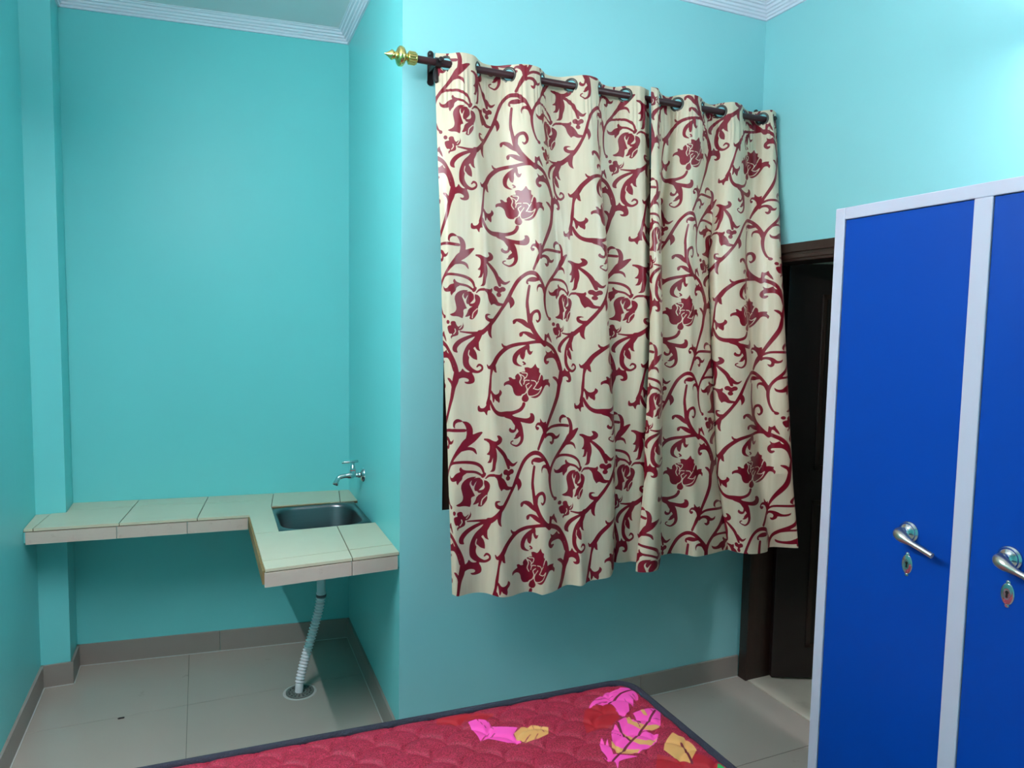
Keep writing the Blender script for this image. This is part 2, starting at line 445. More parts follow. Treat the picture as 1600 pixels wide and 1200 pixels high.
edge((0.192, yfr(0.192) - 0.002), (0.495, yfr(0.495) - 0.002), z1=0.7658)
edge((0.495, yfr(0.495) - 0.002), (0.668, yfr(0.668) - 0.002), z1=0.7658)
MB().prism([(0.186, 2.532), (0.196, 2.532), (0.196, 3.284), (0.184, 3.284)], 0.724, 0.7725).build('edge_adhesive', M['yellow_grout'], counter)

# ------------------------------------------------------------------ sink, waste pipe, floor drain
def rrect(cx, cy, hw, hh, r, z, n=16):
    pts = []
    for (sx, sy, a0) in ((1, 1, 0), (-1, 1, 90), (-1, -1, 180), (1, -1, 270)):
        for k in range(n):
            a = math.radians(a0 + 90 * k / (n - 1))
            pts.append((cx + sx * (hw - r) + r * math.cos(a), cy + sy * (hh - r) + r * math.sin(a), z))
    return pts
sink = thing('kitchen_sink', 'small stainless steel sink let into the tiled counter', 'sink', None, (0.482, 3.192, 0))
sink.location = (0, 0, 0)
cx, cy = 0.477, 3.192
rings = [rrect(cx, cy, 0.1935, 0.2085, 0.006, 0.770), rrect(cx, cy, 0.1935, 0.2085, 0.006, 0.7755), rrect(cx, cy, 0.178, 0.193, 0.10, 0.7755), rrect(cx, cy, 0.173, 0.188, 0.098, 0.772), rrect(cx, cy, 0.169, 0.184, 0.095, 0.762),
         rrect(cx, cy, 0.162, 0.177, 0.09, 0.665), rrect(cx, cy, 0.150, 0.165, 0.082, 0.636), rrect(cx, cy, 0.12, 0.135, 0.07, 0.622), rrect(cx, cy, 0.045, 0.045, 0.044, 0.618)]
bs = MB().loft(rings, cap0=False, cap1=True).build('basin', M['steel'], sink)
sm = bs.modifiers.new('solid', 'SOLIDIFY'); sm.thickness = 0.001; sm.offset = -1
MB().prism([(SX0 + 0.008, SY1 - 0.004), (0.56, SY1 - 0.003), (0.56, SY1 + 0.001), (SX0 + 0.008, SY1 + 0.002)], 0.7756, 0.7785).build('sealant', M['yellow_grout'], sink)
MB().lathe((cx, cy, 0.6185), (0, 0, 1), [(0, 0.036), (0.003, 0.036), (0.004, 0.03), (0.002, 0.012), (0.002, 0.001)]).build('drain_strainer', M['chrome'], sink)
pipe = thing('waste_pipe', 'white corrugated waste pipe running from sink to floor drain', 'pipe')
MB().lathe((0.484, 3.19, 0.412), (0, 0, 1), [(0, 0.020), (0.012, 0.022), (0.014, 0.019), (0.2035, 0.019)], 20).build('tail_pipe', M['pvc'], pipe)
ctrl = [Vector(p) for p in ((0.486, 3.191, 0.46), (0.484, 3.19, 0.414), (0.472, 3.185, 0.345), (0.443, 3.172, 0.25), (0.410, 3.158, 0.15), (0.386, 3.147, 0.06), (0.380, 3.143, 0.004), (0.379, 3.143, -0.05))]
def crom(c, n):
    out = []
    for i in range(1, len(c) - 2):
        for k in range(n):
            t = k / n
            a, b, d, e = c[i - 1], c[i], c[i + 1], c[i + 2]
            out.append(0.5 * ((2 * b) + (-a + d) * t + (2 * a - 5 * b + 4 * d - e) * t * t + (-a + 3 * b - 3 * d + e) * t ** 3))
    out.append(c[-2]); return out
path = crom(ctrl, 60)
dist = [0.0]
for i in range(1, len(path)): dist.append(dist[-1] + (path[i] - path[i - 1]).length)
rad = []
for d_ in dist:
    left = dist[-1] - d_
    rad.append(0.0178 if left < 0.035 else 0.0182 + 0.0032 * math.sin(2 * math.pi * d_ / 0.0135))
MB().tube(path, rad, 20).build('corrugated_hose', M['pvc'], pipe)
MB().lathe((0.484, 3.19, 0.404), (0, 0, 1), [(0, 0.0215), (0.004, 0.0225), (0.010, 0.0225), (0.012, 0.021)], 20).build('hose_clip', M['bed_steel'], pipe)
drain = thing('floor_drain', 'round steel floor drain grate taking the waste pipe', 'drain')
dcx, dcy = 0.384, 3.146
MB().lathe((dcx, dcy, -0.002), (0, 0, 1), [(0, 0.074), (0.0032, 0.072), (0.0034, 0.062), (0.0025, 0.061)], 32).build('cement_ring', M['white_grout'], drain)
gr = MB()
def ring(mb, r0, r1, z0, z1, n=36):
    c = [(math.cos(2 * math.pi * k / n), math.sin(2 * math.pi * k / n)) for k in range(n)]
    rr = [[(dcx + r * a, dcy + r * b, z) for a, b in c] for r, z in ((r0, z0), (r1, z0), (r1, z1), (r0, z1), (r0, z0))]
    mb.loft(rr, cap0=False, cap1=False, smooth=False)
MB().lathe((dcx, dcy, 0.0008), (0, 0, 1), [(0, 0.060), (0.0006, 0.060)], 32).build('drain_well', M['black'], drain)
for r0, r1 in ((0.050, 0.060), (0.036, 0.041), (0.020, 0.028)): ring(gr, r0, r1, 0.0016, 0.0045)
for k in range(16):
    a = 2 * math.pi * k / 16
    c, s = math.cos(a), math.sin(a)
    q = [(0.024, -0.003), (0.054, -0.0045), (0.054, 0.0045), (0.024, 0.003)]
    gr.prism([(dcx + r * c - t * s, dcy + r * s + t * c) for r, t in q], 0.0016, 0.0042)
gr.build('grate', M['grate'], drain)

# ------------------------------------------------------------------ tap
tap = thing('wall_tap', 'chrome bib tap with T handle over the sink', 'tap')
ty, tz = 3.25, 0.936
xw = xs(ty)
MB().lathe((xw + 0.001, ty, tz), (-1, 0, 0), [(0, 0.034), (0.004, 0.034), (0.012, 0.028), (0.016, 0.018), (0.018, 0.012)]).build('wall_flange', M['chrome'], tap)
MB().lathe((xw - 0.014, ty, tz), (-1, 0, 0), [(0, 0.0135), (0.012, 0.0135), (0.013, 0.0105), (0.03, 0.0105), (0.034, 0.014), (0.056, 0.014), (0.062, 0.0115), (0.07, 0.0105)]).build('tap_body', M['chrome'], tap)
sp = crom([Vector(p) for p in ((0.66, ty, tz), (0.62, ty, tz), (0.596, ty, tz - 0.001), (0.576, ty, tz - 0.006), (0.566, ty, tz - 0.018), (0.558, ty, tz - 0.036), (0.55, ty, tz - 0.06))], 8)
MB().tube(sp, [0.0105] * len(sp), 18).build('spout', M['chrome'], tap)
MB().lathe((0.562, ty, tz - 0.027), (-0.38, 0, -0.92), [(0, 0.0122), (0.014, 0.0122), (0.014, 0.009), (0.006, 0.008)], 18).build('aerator', M['chrome'], tap)
MB().lathe((0.637, ty, tz), (0, 0, 1), [(0, 0.0135), (0.02, 0.0128), (0.022, 0.0122)], 18).build('valve_neck', M['chrome'], tap)
MB().lathe((0.637, ty, tz + 0.022), (0, 0, 1), [(0, 0.0124), (0.003, 0.0124)], 18).build('colour_ring', M['red'], tap)
MB().lathe((0.637, ty, tz + 0.025), (0, 0, 1), [(0, 0.0122), (0.016, 0.0105), (0.018, 0.008), (0.036, 0.0075)], 18).build('spindle', M['chrome'], tap)
MB().lathe((0.662, ty, tz + 0.064), (-1, 0, -0.03), [(0, 0.004), (0.001, 0.0058), (0.074, 0.0055), (0.075, 0.004)], 14).build('tee_handle', M['chrome'], tap)

# ------------------------------------------------------------------ curtain rod
RODY, RODZ = 2.455, 2.543
rod = thing('curtain_rod', 'dark curtain rod with gold finial above the window', 'curtain rod')
MB().lathe((0.690, RODY, RODZ), (1, 0, 0), [(0, 0.0125), (1.60, 0.0125)], 20).build('rod', M['rod'], rod)
fin = MB().lathe((0.700, RODY, RODZ), (-1, 0, 0), [(0, 0.017), (0.001, 0.019), (0.008, 0.020), (0.030, 0.020), (0.032, 0.017), (0.034, 0.013), (0.038, 0.0115), (0.041, 0.016), (0.043, 0.024), (0.047, 0.030), (0.054, 0.034), (0.062, 0.033), (0.067, 0.028), (0.070, 0.021), (0.073, 0.014), (0.078, 0.012), (0.082, 0.015), (0.086, 0.017), (0.089, 0.0165), (0.096, 0.011), (0.106, 0.0045), (0.114, 0.0005)], 28).build('finial', M['gold'], rod)
fl = MB()
for k in range(16):
    a = 2 * math.pi * k / 16
    fl.tube([(0.694, RODY + 0.0195 * math.cos(a), RODZ + 0.0195 * math.sin(a)), (0.671, RODY + 0.0195 * math.cos(a), RODZ + 0.0195 * math.sin(a))], 0.003, 8)
fl.build('fluting', M['gold'], fin)
def bracket(x):
    b = MB().box(x - 0.011, x + 0.011, YW - 0.006, YW - 0.0005, RODZ - 0.040, RODZ + 0.058)
    b.lathe((x, YW - 0.0005, RODZ + 0.058), (0, -1, 0), [(0, 0.011), (0.006, 0.011)], 18).lathe((x, YW - 0.0005, RODZ - 0.040), (0, -1, 0), [(0, 0.012), (0.006, 0.012)], 18)
    b.box(x - 0.007, x + 0.007, RODY + 0.012, YW - 0.004, RODZ - 0.010, RODZ + 0.006)
    b = b.build('bracket', M['iron'], rod, 0.001)
    m = MB()
    n = 24; c = [(math.cos(2 * math.pi * k / n), math.sin(2 * math.pi * k / n)) for k in range(n)]
    rr = [[(xx, RODY + r * p, RODZ + r * q) for p, q in c] for xx, r in ((x - 0.010, 0.0128), (x - 0.010, 0.0165), (x + 0.010, 0.0165), (x + 0.010, 0.0128))]
    m.loft(rr, cap0=False, cap1=False, smooth=False).build('rod_collar', M['iron'], rod)
    MB().lathe((x + 0.004, RODY - 0.015, RODZ + 0.002), (0, -1, 0.1), [(0, 0.006), (0.008, 0.006), (0.009, 0.0095), (0.014, 0.0095), (0.016, 0.007)], 16).build('clamp_screw', M['iron'], rod)
    MB().lathe((x, YW - 0.006, RODZ + 0.058), (0, -1, 0), [(0, 0.007), (0.003, 0.006), (0.004, 0.002)], 14).build('wall_screw', M['iron'], rod)
    hk = crom([Vector(p) for p in ((x, RODY + 0.01, RODZ), (x - 0.002, RODY + 0.012, RODZ - 0.016), (x - 0.004, RODY + 0.010, RODZ - 0.036), (x - 0.004, RODY + 0.006, RODZ - 0.056), (x - 0.003, RODY, RODZ - 0.066), (x, RODY, RODZ - 0.07))], 6)
    MB().tube(hk, [0.006 + 0.004 * math.sin(math.pi * i / (len(hk) - 1)) for i in range(len(hk))], 12).build('bracket_hook', M['iron'], rod)
bracket(0.776)
bracket(2.282)

# ------------------------------------------------------------------ traced print (millimetres in the repeat) and fold tables (repeat, x, depth)
PRINT_STROKES = [[[97.7,-214,7.4],[126.8,-197,6.9],[145.6,-171,5.4],[158.2,-144,4.9],[163.7,-115,6.4],[160.1,-82,9.9],[151.7,-53,7.4],[141.7,-13,6.7],[126.9,20.7,6.4],[110.2,52.6,5.9],[92.4,85.5,5.4],[82.4,105.3,7.4],[69.3,125,
7.9],[56.2,146.6,5.4],[47.3,163.6,4.9]],[[155.6,-112,2.5],[147.2,-144,4],[135.2,-163,7.9],[115.4,-167,9.9],[99,-160,6.9],[94.4,-148,5.9],[101,-140,5.9],[109.1,-143,3.5]],[[128.2,-85,2.5],[137,-80,5.4],[145.4,-69,4.4],[149.6,-52,
4]],[[79.3,107.2,6.9],[75.2,89.3,7.9],[63.7,79.9,6.4],[48.9,77.1,4],[40.6,82.7,2.5]],[[38.3,87.4,2.5],[44,93.1,5.4],[49.1,92.1,4]],[[87.5,103.4,3.5],[110.1,91.2,4.4],[141.2,89.3,4.9],[179.1,92.1,4.9]],[[99,264.1,4.4],[103,244.4,
4.4],[110,224.7,4.4],[124.2,203,4.9],[146.6,175.8,5.4],[170.1,148.5,8.4],[188.1,129.7,11.9],[213.1,110.9,7.4],[226.6,102.5,3]],[[170.8,60.2,3],[160.9,58.3,5.4],[151.6,63.9,4.9],[148,74.3,3.5],[150.7,80.8,1.2]],[[166.6,157.9,3],
[186.8,153.2,4.9],[200.6,157.9,4.4],[206.1,167.3,2.5],[208.8,173.9,0.7]],[[124.1,204.9,3],[142.5,196.5,4],[173.5,196.5,4.4],[203.1,204,4.9],[221.4,218.1,4.4],[229.3,237.8,3]],[[-155.2,398.6,9.9],[-140,393.9,8.4],[-113,376,7.4],
[-91,356.3,6.4],[-73.8,334.6,5.4],[-60.7,314,4.7],[-49.7,295.2,4.9],[-37.3,268.8,5.4],[-25.8,239.7,4.9],[-10.1,207.7,5.4],[9.1,187.1,5.9],[29.5,177.7,6.9],[53.4,180.5,7.4],[75.5,197.4,6.4],[92.2,220.9,5.4],[100,244.4,5.4],[99.4,
274.5,4.9],[102.7,305.5,3.7],[111.4,331.8,3.2],[119,339.3,2.7]],[[121.7,343.1,6.2],[121.7,343.1,6.2]],[[97.6,251.9,3],[91.7,231.2,5.4],[80.1,223.7,5.9],[68,225.6,4],[62.5,235,2.2],[62.9,246.3,0.7]],[[28,225.6,4.4],[23.8,247.2,
4.9],[19,282,4.9],[19,301.7,5.4]],[[19,282,4.9],[20,301.7,5.4],[24.1,337.5,6.7],[30.7,363.8,9.9],[44.3,389.2,8.9],[67,414.5,8.4],[94.7,437.1,8.4]],[[31.2,352.5,6.4],[35.4,330.9,6.4],[48,318.7,5.4],[65.1,316.8,5.9],[73.5,329.9,
6.2],[72.6,345,4.4],[62.1,354.4,3.5],[55.4,348.7,1.7]],[[97.7,-214,6.4],[70.8,-217,6.2],[41.7,-215,5.4],[12.5,-210,5.4],[-16.8,-205,5.9],[-46.4,-193,6.4],[-76.8,-165,6.9],[-95,-140,8.4],[-107,-121,6.9],[-115.1,-98,4.4],[-120.4,
-72,4.9],[-125.7,-47,6.4],[-132,-21,5.4],[-140.2,4.7,7.9]],[[-62.7,-207,1.5],[-58.1,-198,3.5],[-46.3,-194,4.4]],[[-130.4,-132,2.2],[-123.9,-123,4.9],[-109.7,-127,7.4],[-95,-140,8.4]],[[-99.3,-134,6.9],[-96,-121,5.9],[-94.5,-111,
4.7],[-89.8,-105,1.2]],[[-126.8,-5,3],[-120.7,13.2,6.4],[-106.7,31,6.4],[-87.2,41.4,7.4],[-62.3,43.2,8.9],[-39.2,40.4,5.9],[-17.7,32,5.4],[-7,19.7,4.9],[-3.6,10.3,4.9]],[[-62.6,47.9,8.4],[-43.1,58.3,7.4],[-29.9,73.3,10.4],[-21.7,
88.4,9.4],[-15.8,109,6.4],[-13.9,128.8,4.9],[-19.7,144.8,4.2],[-32.2,154.2,3],[-45,150.4,2]],[[-44.3,136.3,1.7],[-50.4,139.1,2],[-51.7,144.8,1.7],[-45.9,149.5,1.5]],[[221,245.3,3.2],[204.5,234.1,3.7],[182.8,229.4,4],[173.9,228.4,
4.4]],[[235.3,256.6,1.7],[248.9,246.3,3.7],[271,244.4,4.4]],[[-260.3,361.9,6.9],[-260.3,361.9,6.9]],[[-154.4,402.3,9.4],[-171.8,427.7,10.9],[-190.8,447.4,10.4],[-202.2,472.8,9.9],[-206.4,497.3,8.4],[-203.4,515.1,8.4],[-191.2,
530.2,6.9],[-172.5,536.7,4.2],[-155.1,527.3,3.7],[-154.5,516.1,3.7],[-165.2,511.4,3.7],[-173.6,518.9,2]],[[-151.1,396.7,4],[-185.2,398.6,3.7],[-218,394.8,2]],[[-165.4,403.3,3],[-194,413.6,5.4],[-219.8,428.6,6.9],[-234.7,445.6,
7.4],[-237.4,457.8,6.9],[-230.8,466.2,2]],[[-88.7,350.6,4],[-105.8,352.5,5.9],[-119.4,345.9,6.4],[-120.9,336.5,4.9],[-110.7,332.8,2.5],[-100.8,333.7,0.7]],[[-0.7,502,2.5],[5.9,508.5,2.5],[-2.3,512.3,1]],[[-75.7,238.8,8.9],[-74.7,
238.8,8.9]],[[-53.8,239.7,8.4],[-53.8,239.7,8.4]],[[-65,244.4,8.4],[-64,244.4,8.4]],[[-66.9,260.4,7.9],[-66.9,260.4,7.9]],[[-120.6,142.9,3],[-98.5,158.9,5.9],[-79.6,179.5,6.4],[-69.8,202.1,5.9],[-63.1,226.5,4.4]],[[-66.7,200.2,
5.9],[-56.4,213.4,5.9],[-45.6,218.1,4.4],[-32.1,208.7,1]],[[-162.7,125,3],[-146.8,127.8,4.9],[-125.3,136.3,6.4],[-108.3,137.2,5.4]]]
PRINT_SHAPES = [[[98.2,-185],[109.8,-175],[126.2,-185],[136.2,-163],[120.9,-159],[97.1,-162],[102.5,-171]],[[155,-80],[166.2,-104],[177.4,-109],[182,-120],[189.4,-108],[201.2,-105],[208.5,-111],[209,-100],[214.5,-90],[215.8,-76],
[211.4,-68],[200.2,-64],[189.3,-66],[185.6,-73],[196.6,-72],[199.9,-79],[192.3,-86],[180.4,-88],[169.2,-83],[159.4,-69]],[[58.9,57.3],[73.1,74.3],[88.3,69.6],[87.3,87.4],[79.2,110],[72.7,99.6],[58.6,81.8]],[[81.8,116.6],[94.1,
110],[109.2,110],[120.9,114.7],[129.2,126.9],[138.3,125],[145.7,117.5],[142,130.7],[131.8,136.3],[121.8,135.4],[120.2,146.6],[111.8,153.2],[105.1,148.5],[101.6,140.1],[111.5,141.9],[115,131.6],[108.5,121.3],[93.6,119.4],[81.1,
128.8]],[[173.7,61.1],[188.6,63.9],[197.9,76.1],[202,94],[198.9,114.7],[216.6,100.6],[230.6,101.5],[215.6,120.3],[201.8,135.4],[182.1,149.5],[173.2,146.6],[181.4,124.1],[186.7,98.7],[183,75.2]],[[15.8,209.6],[19.3,201.2],[34.7,
192.7],[55.7,193.6],[72.3,200.2],[83.1,204],[68,205.9],[50.8,210.6],[34.9,209.6],[25,207.7],[21.7,211.5],[25.4,217.1],[22.3,220],[16.5,216.2]],[[-26.4,364.7],[-27.7,350.6],[-13.3,343.1],[6.5,346.9],[17,357.2],[25.1,375.1],[27.7,
381.6],[10.2,373.2],[-3.2,361],[-15.8,353.4],[-21.3,363.8]],[[-9.6,406.1],[-9.1,395.7],[5.3,389.2],[30,393.9],[43.5,403.3],[55.4,406.1],[70.4,423.9],[42.7,419.2],[22.2,410.8],[11.6,402.3],[2.9,396.7],[-0.7,408],[-6.9,410.8]],
[[93.6,439],[95,413.6],[97.8,397.6],[106.6,402.3],[116.1,392.9],[118.5,404.2],[124.9,416.4],[128,431.5],[119.5,423],[112.1,410.8],[106.1,411.7],[103.3,426.8],[102.5,441.8]],[[-179.8,14.1],[-174.6,11.3],[-172.1,20.7],[-161.2,21.6],
[-149.8,14.1],[-138.6,-8],[-129.6,-8],[-131.8,14.1],[-130.5,27.3],[-139.4,26.3],[-145.7,31],[-147.4,44.2],[-153.2,40.4],[-157.7,31],[-170.8,33.8],[-180.6,30.1]],[[-124.9,-43],[-117,-41],[-110.5,-31],[-99.8,-25],[-85.5,-30],[-80.9,
-43],[-73.3,-35],[-75.8,-25],[-85.2,-17],[-83.8,-4],[-87.2,3.8],[-95.9,-3],[-100.8,-5],[-106.3,-15],[-107.8,-5],[-114.2,2.8],[-116.8,-5],[-117.1,-18]],[[-47.7,50.8],[-28,56.4],[-5.2,61.1],[8.8,60.2],[18.2,52.6],[16.7,42.3],[27.8,
41.4],[35.2,53.6],[32.4,68.6],[21.9,77.1],[7.8,78],[-17.8,72.4],[-34.3,62]],[[-34.2,78],[-29,93.1],[-34.6,105.3],[-43.8,110],[-54.6,105.3],[-57.2,96.8],[-51.8,90.2],[-48.2,97.8],[-38.3,99.6],[-36,93.1]],[[-19.3,100.6],[-19.4,
120.3],[-31,130.7],[-42.9,129.7],[-35.6,124.1],[-35.3,117.5]],[[-64.4,-53],[-64.8,-64],[-57.5,-70],[-45.3,-74],[-47.7,-85],[-40.7,-86],[-34.1,-78],[-26.1,-79],[-27.5,-90],[-18,-100],[-5.7,-106],[5.3,-106],[3,-121],[15.1,-123],
[26.9,-118],[39.4,-129],[45.8,-137],[53.1,-122],[64,-120],[61.2,-105],[69.1,-102],[60.3,-86],[55.6,-73],[62.9,-78],[68.5,-91],[73.8,-97],[81.6,-91],[80.7,-75],[92,-80],[108.9,-79],[105.5,-70],[114,-61],[109.5,-49],[104,-59],[90.9,
-59],[80.1,-43],[64.1,-22],[43.5,-11],[25.6,-12],[13.9,-18],[3.3,-26],[-9.1,-18],[-26.2,-17],[-34.6,-29],[-36.5,-50],[-46,-60],[-58,-60]],[[10.1,-42],[6.4,-29],[11.7,-15],[14.4,-7],[7.8,2.8],[-0.3,4.7],[-9.9,-1],[-9.3,-13],[0.2,
-24],[5.9,-39]],[[236.4,236.9],[237,244.4],[228.5,254.7],[221.5,253.8],[219.9,246.3],[227.3,238.8]],[[166.7,211.5],[171.2,220.9],[183,225.6],[182.5,234.1],[171.2,240.6],[169.5,253.8],[161.2,260.4],[155.6,269.8],[151.2,260.4],
[153.5,254.7],[141.3,257.6],[129.4,256.6],[120.6,251],[118.4,236.9],[126.9,246.3],[139,244.4],[149.6,232.2],[164.9,227.5],[161.5,217.1]],[[265.2,241.6],[281.2,241.6],[300,244.4],[307.3,237.8],[309.9,246.3],[305.5,253.8],[317.1,
262.3],[326.2,278.2],[329.6,288.6],[348.4,292.3],[337,300.8],[324,299.9],[315.4,293.3],[308.3,295.2],[304,299.9],[296.6,289.5],[291.1,279.2],[286.3,257.6],[273.7,249.1]],[[207.7,249.1],[187.7,249.1],[172.2,260.4],[165.3,276.4],
[169.2,297],[172.2,314.9],[166.5,328.1],[147.2,335.6],[156.9,341.2],[174.8,341.2],[188.5,347.8],[192.2,334.6],[191.1,316.8],[202.3,313],[197.1,298.9],[191.9,282.9],[187.6,269.8],[194.3,257.6]],[[212.4,256.6],[224.2,259.4],[227.2,
277.3],[219.7,287.6],[208.2,298],[202.2,297],[200.7,286.7],[205.5,271.7]],[[196.4,256.6],[209.5,252.9],[219.4,254.7],[206,263.2],[198.1,280.1],[192.5,271.7]],[[230.1,262.3],[242.9,265.1],[252.3,276.4],[249.4,292.3],[239.5,309.3],
[240.7,325.2],[228.8,342.2],[219.2,352.5],[209.4,348.7],[214.3,333.7],[205.9,341.2],[195.7,343.1],[203.4,329.9],[207.2,314.9],[224.8,303.6],[211.7,305.5],[208.2,297],[225.3,295.2],[232.8,285.8],[229.3,275.4]],[[-249.3,362.8],
[-242.1,358.1],[-232.1,359.1],[-229.8,371.3],[-224.2,378.8],[-214.8,372.2],[-209.2,360],[-207.1,377.9],[-214.8,390.1],[-224.8,390.1],[-223.6,406.1],[-234.9,410.8],[-245,412.7],[-248.4,421.1],[-250.9,410.8],[-242.6,406.1],[-247.4,
401.4],[-254.5,403.3],[-261.8,391],[-264.1,377.9],[-256.9,374.1],[-246.9,373.2]],[[-194.6,461.5],[-183.1,452.1],[-174.6,463.4],[-170.4,478.5],[-171.3,494.4],[-185.1,489.7],[-193.4,477.5]],[[-179.2,436.2],[-160.6,425.8],[-162.1,
452.1],[-156.6,462.5],[-168.4,459.7],[-174.9,449.3]],[[-116.1,377.9],[-101.7,369.4],[-91,356.3],[-99.4,382.6],[-102.4,401.4],[-99.2,417.4],[-110.9,410.8],[-117.2,397.6]],[[-37.2,266],[-27.1,265.1],[-20,282],[-21.6,294.2],[-33.5,
309.3],[-33.6,293.3],[-38.8,278.2]],[[21.8,436.2],[2.3,445.6],[-16.4,458.7],[-30.4,477.5],[-33.5,497.3],[-29.2,510.4],[-15.5,517.9],[-3.5,517.9],[-16.2,510.4],[-21.5,498.2],[-15.5,479.4],[-6.9,468.1],[-10.5,479.4],[-6.1,490.7],
[0.7,493.5],[6.6,478.5],[7.4,461.5],[13.9,453.1],[14.3,464.4],[20.7,475.6],[29.8,473.8],[37.6,458.7],[29.3,464.4],[22.5,459.7],[24.3,445.6]],[[-127.1,133.5],[-110,131.6],[-100.7,125],[-107,112.8],[-95,111.9],[-83.6,123.1],[-86.2,
135.4],[-97.6,142.9],[-113.8,145.7]],[[-157.5,122.2],[-135.9,129.7],[-122.5,141],[-114.3,156],[-110.4,175.8],[-112.3,192.7],[-118,206.8],[-120.9,223.7],[-128.4,232.2],[-147.4,233.1],[-137,225.6],[-134.3,211.5],[-131.1,188.9],
[-127.3,174.8],[-135.2,191.8],[-140.8,203],[-156.9,204],[-147.3,193.6],[-144.4,176.7],[-152.4,176.7],[-158.3,174.8],[-147.9,166.4],[-143.1,152.3],[-144.3,137.2],[-157.9,129.7]]]
PRINT_VEINS = [[[17.2,-65,1.2],[5.8,-56,1.2],[9.1,-42,1.2],[2.3,-27,1.2],[-8,-21,1.2],[-10.4,-13,1.2]],[[27,-59,1.2],[13.1,-42,1.2],[9.4,-29,1.2],[13.9,-18,1.2],[31.9,-19,1.2],[56.5,-30,1.2],[72.6,-53,1.2],[57.2,-43,1.2],[39.2,
-44,1.2]],[[-15.1,-99,1.2],[-8.8,-84,1.2],[-13.6,-68,1.2],[-8.3,-54,1.2]],[[-5.9,-102,1.2],[11,-100,1.2],[8.4,-88,1.2],[-0.1,-79,1.2]],[[18.7,-75,1.2],[3.7,-74,1.2],[-2,-60,1.2]],[[25.7,-75,1.2],[41.6,-73,1.2],[47.1,-62,1.2],
[33.2,-45,1.2],[57.6,-73,1.2]],[[-12.2,-97,1],[0.4,-87,1],[-1.3,-74,1]],[[237.3,313,1.2],[222.6,328.1,1.2],[218.6,345.9,1.2]],[[-234.5,385.4,1.2],[-233,394.8,1.2],[-239.5,404.2,1.2]],[[-211.2,361,1],[-212.9,374.1,1],[-220.5,384.5,
1]],[[-194.5,459.7,1],[-197.3,475.6,1],[-190.2,491.6,1]]]
MATTRESS_PRINT = {'pink': [[[1083,1837],[1125,1869],[1193,1900],[1254,1916],[1281,1905],[1282,1884],[1277,1847],[1256,1817],[1250,1835],[1221,1791],[1221,1821],[1199,1779],[1157,1752],[1157,1784],[1164,1829],[1137,1842],[1095,
1841]],[[1131,1737],[1175,1753],[1189,1722],[1199,1761],[1249,1765],[1287,1768],[1282,1733],[1244,1680],[1206,1662],[1173,1663],[1207,1637],[1180,1610],[1130,1590],[1080,1581],[1055,1601],[1054,1640],[1079,1692],[1116,1728],[1110,
1688]],[[1018,1655],[1042,1683],[1033,1647],[1055,1673],[1043,1645],[1035,1609],[1043,1593],[1090,1564],[1045,1567],[1026,1565],[1010,1544],[1016,1569],[1008,1575],[988,1610],[1009,1586],[1007,1625]],[[712,1900],[743,1906],[767,
1889],[778,1848],[838,1819],[811,1790],[820,1748],[780,1759],[735,1800],[715,1801],[712,1840]]],
 'orange': [[[1167,1751],[1182,1753],[1177,1715],[1200,1683],[1244,1680],[1230,1668],[1197,1659],[1168,1675],[1156,1718]],[[1117,1693],[1122,1646],[1151,1621],[1193,1622],[1157,1602],[1124,1610],[1104,1649]],[[1060,1660],[1066,
1618],[1114,1592],[1079,1580],[1046,1597],[1048,1636]],[[1229,1766],[1242,1765],[1232,1728],[1223,1737]],[[1171,1563],[1200,1597],[1248,1626],[1253,1606],[1267,1597],[1264,1535],[1241,1516],[1203,1487],[1178,1522]],[[816,1796],
[848,1817],[885,1816],[924,1789],[908,1756],[869,1744],[827,1745],[813,1766]]],
 'crimson': [[[1068,1825],[1095,1841],[1137,1842],[1162,1826],[1158,1780],[1146,1753],[1101,1726],[1064,1720],[1016,1726],[1033,1776]],[[1144,1555],[1178,1522],[1203,1487],[1241,1516],[1263,1497],[1276,1464],[1231,1410],[1079,
1472]],[[633,1954],[758,1944],[804,1916],[768,1891],[725,1906],[675,1902],[622,1920]]],
 'slit': [[[1078,1833],[1143,1852],[1165,1853]],[[1118,1866],[1196,1869]],[[1159,1891],[1222,1888]],[[1222,1820],[1223,1845]],[[1249,1832],[1246,1859]],[[1258,1819],[1262,1859]],[[1153,1756],[1160,1789],[1164,1829]],[[1187,1720],
[1174,1684]],[[1174,1664],[1145,1655]],[[1207,1637],[1182,1656]],[[742,1902],[753,1854]],[[767,1889],[769,1839]],[[716,1803],[753,1829]],[[735,1800],[766,1818]],[[1079,1692],[1103,1672]],[[1263,1706],[1234,1712]],[[1264,1765],
[1261,1736]],[[884,1814],[885,1776]],[[904,1804],[900,1770]],[[828,1747],[858,1771]],[[861,1747],[880,1767]]],
 'green': [[[1278,1464],[1281,1381],[1207,1386]]],
 'dark': [[[1285,1886],[1227,1873],[1159,1835]],[[1275,1751],[1197,1688],[1137,1648],[1075,1612],[1012,1574]],[[1240,1575],[1230,1539],[1208,1485]],[[1190,1724],[1190,1707]],[[1128,1732],[1111,
1685],[1108,1639]]]}
